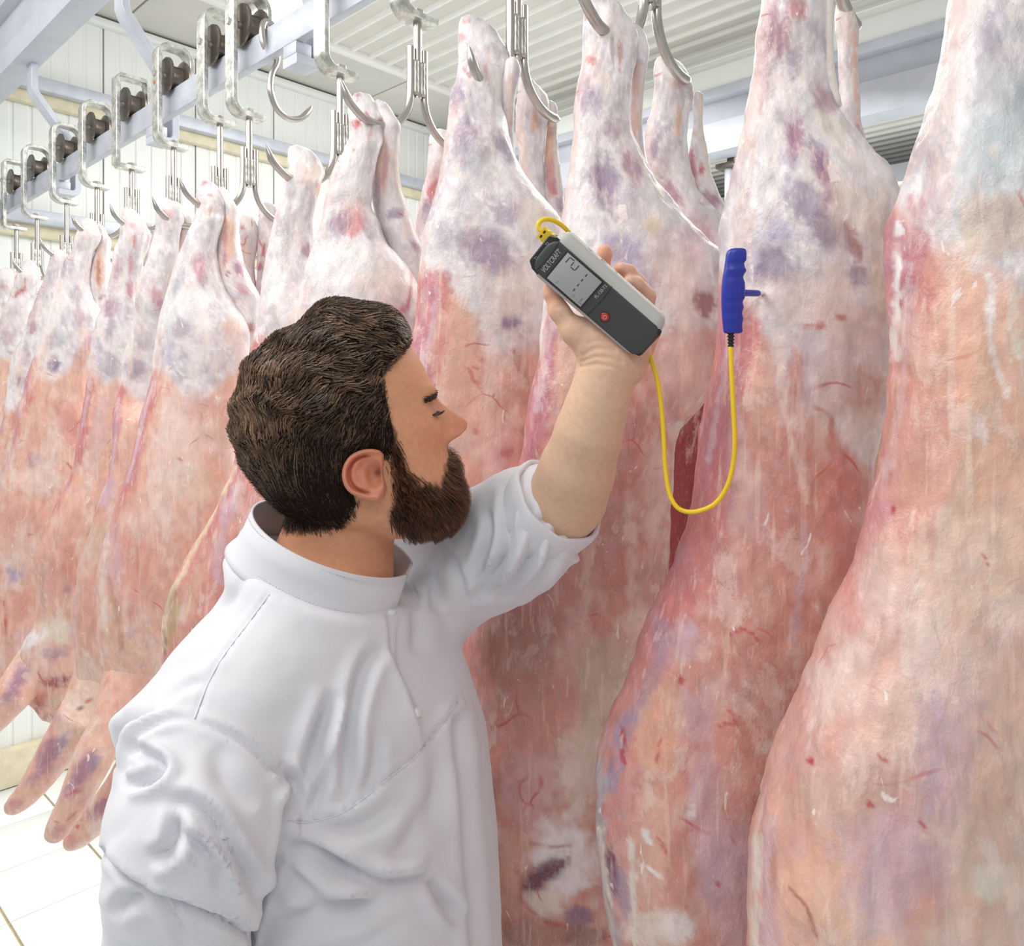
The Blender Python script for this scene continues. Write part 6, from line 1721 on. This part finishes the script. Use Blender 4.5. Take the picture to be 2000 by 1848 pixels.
# turned up cuff of the raised sleeve
ca, cb_ = Q(1054, 1012, .886), Q(1100, 966, .858)
axd = (cb_ - ca) / np.linalg.norm(cb_ - ca)
up_ = np.array([-0.80, 0.1, -0.60]) * -1
b1 = np.array([0.817, 0.05, -0.577]); b1 = b1 - axd * (b1 @ axd); b1 /= np.linalg.norm(b1)
b2 = np.cross(axd, b1)
aa = np.linspace(0, 2 * math.pi, 64, endpoint=False)
rows = []
for (l, r) in ((-.006, .048), (-.004, .0560), (.010, .0565), (.026, .0560), (.0375, .0545), (.040, .0520), (.0375, .0490), (.020, .0490), (-.004, .0460)):
    w_ = .0016 * np.sin(3 * aa + 1) + .0012 * np.sin(7 * aa + l * 90)
    rr_ = r + w_
    rows.append(ca + axd * (l + .003 * np.sin(2 * aa)[:, None]) + rr_[:, None] * (np.cos(aa)[:, None] * b1 * 1.06 + np.sin(aa)[:, None] * b2 * 0.98))
g = np.stack(rows, 0)
MB().grid(to_world(g.reshape(-1, 3)).reshape(len(rows), 64, 3), True, False, False).build('cuff', CLOTH, jacket)

# trousers, boots, and the near hand below the picture
tr = MB()
hipc = Q(694, 2300, .84)
zf = -EYE
for s in (-1, 1):
    base = hipc + s * np.array([.55, .83, 0]) * .095
    pts = [base + np.array([0, 0, .10]), base, base * np.array([1, 1, 0]) + np.array([.01, 0, -1.25]), base * np.array([1, 1, 0]) + np.array([.0, 0, zf + .10])]
    tr.tube(to_world(np.array(pts)), [.115, .108, .075, .065], 24)
tr.build('trousers', M_TROUSER, man)
for s in (-1, 1):
    base = hipc + s * np.array([.55, .83, 0]) * .095
    b0 = base * np.array([1, 1, 0])
    fd = np.array([.83, -.55, 0])
    pr = [(-.06, .035, .030), (-.05, .05, .045), (0, .055, .060), (.05, .05, .048), (.12, .048, .035), (.17, .04, .028), (.19, .02, .020)]
    g = []
    ab = np.linspace(0, 2 * math.pi, 20, endpoint=False)
    for (l, wd, ht) in pr:
        g.append(b0 + fd * l + np.cos(ab)[:, None] * np.array([.55, .83, 0]) * wd + np.maximum(np.sin(ab), -0.75)[:, None] * np.array([0, 0, 1]) * ht + np.array([0, 0, zf + ht * .75 + .007]))
    MB().grid(to_world(np.array(g).reshape(-1, 3)).reshape(len(pr), 20, 3)).build('shoe', M_BOOT, man)
hb = MB()
hw0 = Q(408, 2210, .61)
hb.tube(to_world(np.array([hw0 + [0, 0, .05], hw0, hw0 + [.01, -.005, -.05], hw0 + [.012, -.006, -.085]])), [.030, .030, .040, .034], 16, c=srgb(222, 182, 156), squash=0.6)
for i in range(4):
    o_ = np.array([.55 * (i - 1.5) * .019, .83 * (i - 1.5) * .019, 0])
    L_ = (.060, .070, .066, .052)[i]
    p0 = hw0 + np.array([.012, -.006, -.08]) + o_
    hb.tube(to_world(np.array([p0, p0 + [.004, 0, -L_ * .5], p0 + [-.004, 0, -L_ * .9], p0 + [-.006, 0, -L_]])), [.009, .0085, .0075, .003], 10, c=srgb(222, 182, 156))
p0 = hw0 + np.array([.02, -.03, -.03])
hb.tube(to_world(np.array([p0, p0 + [.008, -.012, -.03], p0 + [.008, -.012, -.055], p0 + [.007, -.011, -.06]])), [.012, .010, .0085, .003], 10, c=srgb(222, 182, 156))
hb.build('hand', SKIN, man)
# ------------------------------------------------------------------ thermometer in the raised hand
M_CASE = plain('grey_soft_plastic', (190, 191, 184), 0.55, var=0.02)
M_FACE = plain('dark_grey_plastic', (64, 65, 66), 0.5, var=0.05)
M_DARK = plain('black_rubber', (34, 34, 36), 0.55, var=0.05)
M_LCD = plain('lcd_grey', (166, 167, 167), 0.22, var=0.02)
M_SEG = plain('lcd_segment', (70, 72, 76), 0.4)
M_SEGL = plain('lcd_segment_faint', (122, 124, 126), 0.4)
M_INK = plain('pale_print', (188, 188, 186), 0.5)
M_BTN = plain('red_button', (186, 44, 40), 0.35, var=0.05)
M_YEL = plain('yellow_cable', (240, 206, 36), 0.42, var=0.03)
M_BLUE = plain('blue_handle_plastic', (40, 52, 160), 0.32, var=0.03)
M_STEEL = plain('bright_steel', (220, 220, 220), 0.2, 0.9)

th = thing('thermometer', 'grey and black hand-held digital thermometer with a large display, held in the hand', 'thermometer')
xd = np.array([.655, 0, .756]); yd = np.array([-.756, 0, .655]); zd = np.array([0, -1.0, 0])
ang = math.radians(24)
x2 = xd * math.cos(ang) + zd * math.sin(ang); z2 = zd * math.cos(ang) - xd * math.sin(ang)
Mw = np.stack([x2, yd, z2])        # rows
o0 = to_world(Q(1172, 574, .768))
R3 = (Mw @ BASIS)                  # local axis -> world
th.matrix_world = Matrix.Translation(Vector(o0)) @ Matrix(R3.T.tolist()).to_4x4()


def part(mb, name, mat, parent=th, smooth='auto', label=None):
    o = mb.build(name, mat, None, smooth, loc=(0, 0, 0))
    o.parent = parent
    if label:
        o['label'] = label
    return o


def rbox(w0, w1, l, t, y0=0, z0=0, x0=0, e=3.4, n=40, k=60, end=0.012, arch=0.0):
    """rounded slab: superellipse sections along Y, ends rounded off"""
    ys = np.linspace(-1, 1, n)
    ys = np.sign(ys) * (1 - (1 - np.abs(ys)) ** 1.8)
    g = np.zeros((n, k, 3))
    a = np.linspace(0, 2 * math.pi, k, endpoint=False)
    ca, sa = np.cos(a), np.sin(a)
    ca = np.sign(ca) * np.abs(ca) ** (2 / e); sa = np.sign(sa) * np.abs(sa) ** (2 / e)
    for i, y in enumerate(ys):
        yy = y * l / 2
        m = max(0.0, (abs(yy) - (l / 2 - end)) / end)
        sc = math.sqrt(max(0.0, 1 - m * m * 0.98))
        sh = 1 - (1 - sc) * end / (w0 / 2) * 1.4
        st = 1 - (1 - sc) * 0.55
        w = (w0 + (w1 - w0) * (y + 1) / 2) / 2
        g[i] = np.stack([x0 + ca * w * sh, np.full(k, y0 + yy), z0 + sa * t / 2 * st + arch * y * y], 1)
    return MB().grid(g)


part(rbox(.052, .056, .140, .028), 'case', M_CASE, smooth=True)
part(rbox(.038, .039, .1415, .010, z0=.0105, x0=-.003, e=5, end=.010), 'face_panel', M_FACE, smooth=True)
part(MB().box(-.0205, .0150, -.0715, -.054, .002, .0138, bev=.004), 'end_cap', M_DARK)
bz = MB().box(-.0205, .0155, .0045, .052, .0148, .0160, bev=.0005)
part(bz, 'bezel', M_DARK)
sc_ = part(MB().box(-.0190, .0140, .0062, .0502, .0158, .0164, bev=.0003), 'screen', M_LCD)
ZS = .01655


def text(body, x, y, size, mat, z=ZS, parent=th, sx=1.0, shear=0.0, name='lettering', rot=0.0):
    cu = bpy.data.curves.new('t', 'FONT')
    cu.body = body; cu.size = size; cu.align_x = 'CENTER'; cu.align_y = 'CENTER'; cu.shear = shear
    cu.extrude = 0.00008
    ob = bpy.data.objects.new('t', cu); COL.objects.link(ob)
    dg = bpy.context.evaluated_depsgraph_get(); dg.update()
    me = bpy.data.meshes.new_from_object(ob.evaluated_get(dg))
    bpy.data.objects.remove(ob); bpy.data.curves.remove(cu)
    me.materials.clear(); me.materials.append(mat)
    o = bpy.data.objects.new(name, me); COL.objects.link(o)
    o.parent = parent
    o.location = (x, y, z); o.scale = (sx, 1, 1)
    o.rotation_euler = (0, 0, rot)
    return o


text('VOLTCRAFT', -.0035, .0572, .0078, M_INK, z=.0158, sx=.62, shear=.15)
text('®', .0098, .0590, .0024, M_INK, z=.0158)
text('PL-120-T2', .0060, .0008, .0049, M_INK, z=.0158, sx=.80)
# display figures
sg = MB()
for (x, y, w_, h_) in ((.0085, .0455, .0065, .0011), (.0120, .0425, .0011, .0050), (.0085, .0395, .0050, .0011), (.0050, .0365, .0011, .0050), (.0085, .0335, .0065, .0011)):
    sg.box(x - w_ / 2, x + w_ / 2, y - h_ / 2, y + h_ / 2, .01635, .01648)
part(sg, 'figure', M_SEG, sc_)
for i in range(4):
    part(MB().box(-.0115 + i * .0063, -.0085 + i * .0063, .0213, .0226, .01635, .01648), 'dash', M_SEG, sc_)
for tx, x, y in (('T1', -.0150, .0395), ('T2', -.0150, .0182), ('TYPE', -.0140, .0098), ('K', -.0160, .0078)):
    text(tx, x, y, .0030, M_SEGL, parent=sc_, z=.0165)
# dividing lines, button, socket
for yy in (.0545 + .0085, -.0045):
    a = np.linspace(-.0212, .0172, 14)
    part(MB().tube(np.stack([a, yy + 4.0 * (a + .002) ** 2 - .001, np.full(14, .0155)], 1), .00035, 6), 'groove', M_DARK)
bt = part(MB().tube([(-.0105, -.0185, .0145), (-.0105, -.0185, .0162), (-.0105, -.0185, .0168), (-.0105, -.0185, .0170)], [.0044, .0044, .0038, .001], 28), 'power_button', M_BTN, label='red power button')
part(MB().tube([(-.0105, -.0185, .0145), (-.0105, -.0185, .0157)], [.0053, .0053], 28), 'button_ring', M_DARK)
a = np.radians(np.linspace(120, 420, 20))
pm = MB().tube(np.stack([-.0105 + .0019 * np.cos(a), -.0185 + .0019 * np.sin(a), np.full(20, .01705)], 1), .0003, 5)
pm.tube([(-.0105, -.0185, .01705), (-.0105, -.0160, .01705)], .0003, 5)
part(pm, 'power_symbol', M_INK, bt)
sk = MB()
g = np.zeros((4, 4, 3))
for i, (y, w_, t_) in enumerate(((.060, .021, .009), (.068, .020, .009), (.0745, .0160, .008), (.0755, .0145, .007))):
    g[i] = [(-.003 - w_, y, -t_ + .003), (-.003 + w_, y, -t_ + .003), (-.003 + w_, y, t_ + .003), (-.003 - w_, y, t_ + .003)]
part(MB().grid(g), 'socket_block', M_DARK, smooth=False)
for tx, x, y in (('T1', -.012, .0715), ('T2', .006, .0715)):
    text(tx, x, y, .0035, M_INK, z=.0118)
for i, (tx, y) in enumerate((('+T-', .036), ('USB', .018), ('0-', .002))):
    o = text(tx, 0, 0, .0042, M_FACE)
    o.matrix_local = Matrix.Translation((.0277, y, .0015)) @ Matrix(((0, 0, 1, 0), (1, 0, 0, 0), (0, 1, 0, 0), (0, 0, 0, 1)))

# ------------------------------------------------------------------ probe with its cable
bpy.context.view_layer.update()
_o = Vector((0, 0, EYE)); _d = (Vector(P(1491, 573.5, 1.0)) - _o).normalized()
_h = SC.ray_cast(bpy.context.evaluated_depsgraph_get(), _o, _d)
DT = float(PX(np.array(_h[1])[None])[2][0]) if _h[0] else .75
DP = DT - .030
pr = thing('temperature_probe', 'blue pistol grip temperature probe stuck in a carcass, on a looping yellow cable', 'probe', P(1432, 570, DP))
rows = [(486, 1427, 1453), (488, 1423, 1456), (495, 1419, 1457.5), (508, 1417, 1457), (515, 1416, 1453), (522, 1415, 1454), (529, 1414, 1457), (536, 1412.5, 1453), (542, 1411.5, 1451), (553, 1410.5, 1454), (563, 1409.6, 1454.5), (581, 1409, 1454), (591, 1409, 1450), (600, 1409.3, 1452), (607, 1409.6, 1450), (613, 1410, 1449), (622, 1410.5, 1451), (636, 1412, 1449), (646, 1413, 1450), (649, 1414, 1449), (651, 1416, 1446)]
g, u, ys, hw = ring_loft(rows, DP, .62, 1.6, 40, 24, sq=2.6)
MB().grid(g).build('handle', M_BLUE, pr, 'auto')
st0 = P(1446, 572, DP + .002); st1 = P(1481, 573, DP + .022)
MB().tube(catmull([st0, st1], 8), [.0036, .0035, .0034, .0034, .0034, .0034, .0034, .0030], 18).build('stem', M_BLUE, pr, 'auto')
MB().tube([st1, P(1490, 573.4, DT), P(1496, 573.6, DT + .012), P(1520, 574, DT + .06)], [.0024, .0024, .0018, .0012], 14).build('needle', M_STEEL, pr, 'auto')
sr = MB()
n = 30
yy = np.linspace(650, 680, n)
rr_ = np.where((np.arange(n) // 3) % 2 == 0, 7.2, 5.2) * np.linspace(1.05, .8, n)
sr.tube(P(np.full(n, 1427.5), yy, np.full(n, DP)), rr_ / FPX * DP, 16)
sr.build('strain_relief', M_DARK, pr, 'auto')
cab = [(1427, 676, DP), (1428.5, 720, DP), (1432, 790, DP), (1435, 860, DP), (1432, 905, .08 * .79 + .92 * DP), (1420, 950, .15 * .79 + .85 * DP), (1395, 985, .25 * .79 + .75 * DP), (1355, 1000, .4 * .79 + .6 * DP), (1325, 993, .5 * .79 + .5 * DP), (1308, 965, .6 * .79 + .4 * DP), (1299, 910, .7 * .79 + .3 * DP), (1296, 850, .8 * .79 + .2 * DP), (1292, 800, .87 * .79 + .13 * DP), (1284, 745, .94 * .79 + .06 * DP), (1270, 697, .792), (1255, 660, .795), (1222, 600, .800), (1180, 540, .803), (1140, 492, .797), (1118, 464, .784), (1106, 448, .778), (1088, 434, .772), (1068, 428, .768), (1054, 434, .766), (1052, 445, .766), (1058, 452, .766)]
q = catmull(P(*np.array(cab, float).T), 220)
MB().tube(q, .00235, 12).build('cable', M_YEL, pr)
pl = MB()
pc = to_world(Q(1067, 461, .766))
A3 = R3
loc = lambda x, y, z: pc + np.array([x, y, z]) @ A3
n = 22
yy = np.linspace(.0065, -.0135, n)
w_ = np.where((np.arange(n) // 3) % 2 == 0, .0066, .0058)
w_[-5:] = .0060
g = np.zeros((n, 4, 3))
for i in range(n):
    g[i] = [loc(s * w_[i], yy[i], t * .0042) for s, t in ((-1, -1), (1, -1), (1, 1), (-1, 1))]
pl.grid(g)
pl.build('plug', M_YEL, pr, smooth=False)
for s in (-1, 1):
    sl = MB()
    g = np.zeros((2, 4, 3))
    for i, (zz, sc2) in enumerate(((.0040, 1), (.0046, .9))):
        g[i] = [loc(s * .0028 + a_ * .0016 * sc2, .0035 + b_ * .0010 * sc2, zz) for a_, b_ in ((-1, -1), (1, -1), (1, 1), (-1, 1))]
    sl.grid(g).build('slot', M_DARK, pr, smooth=False)
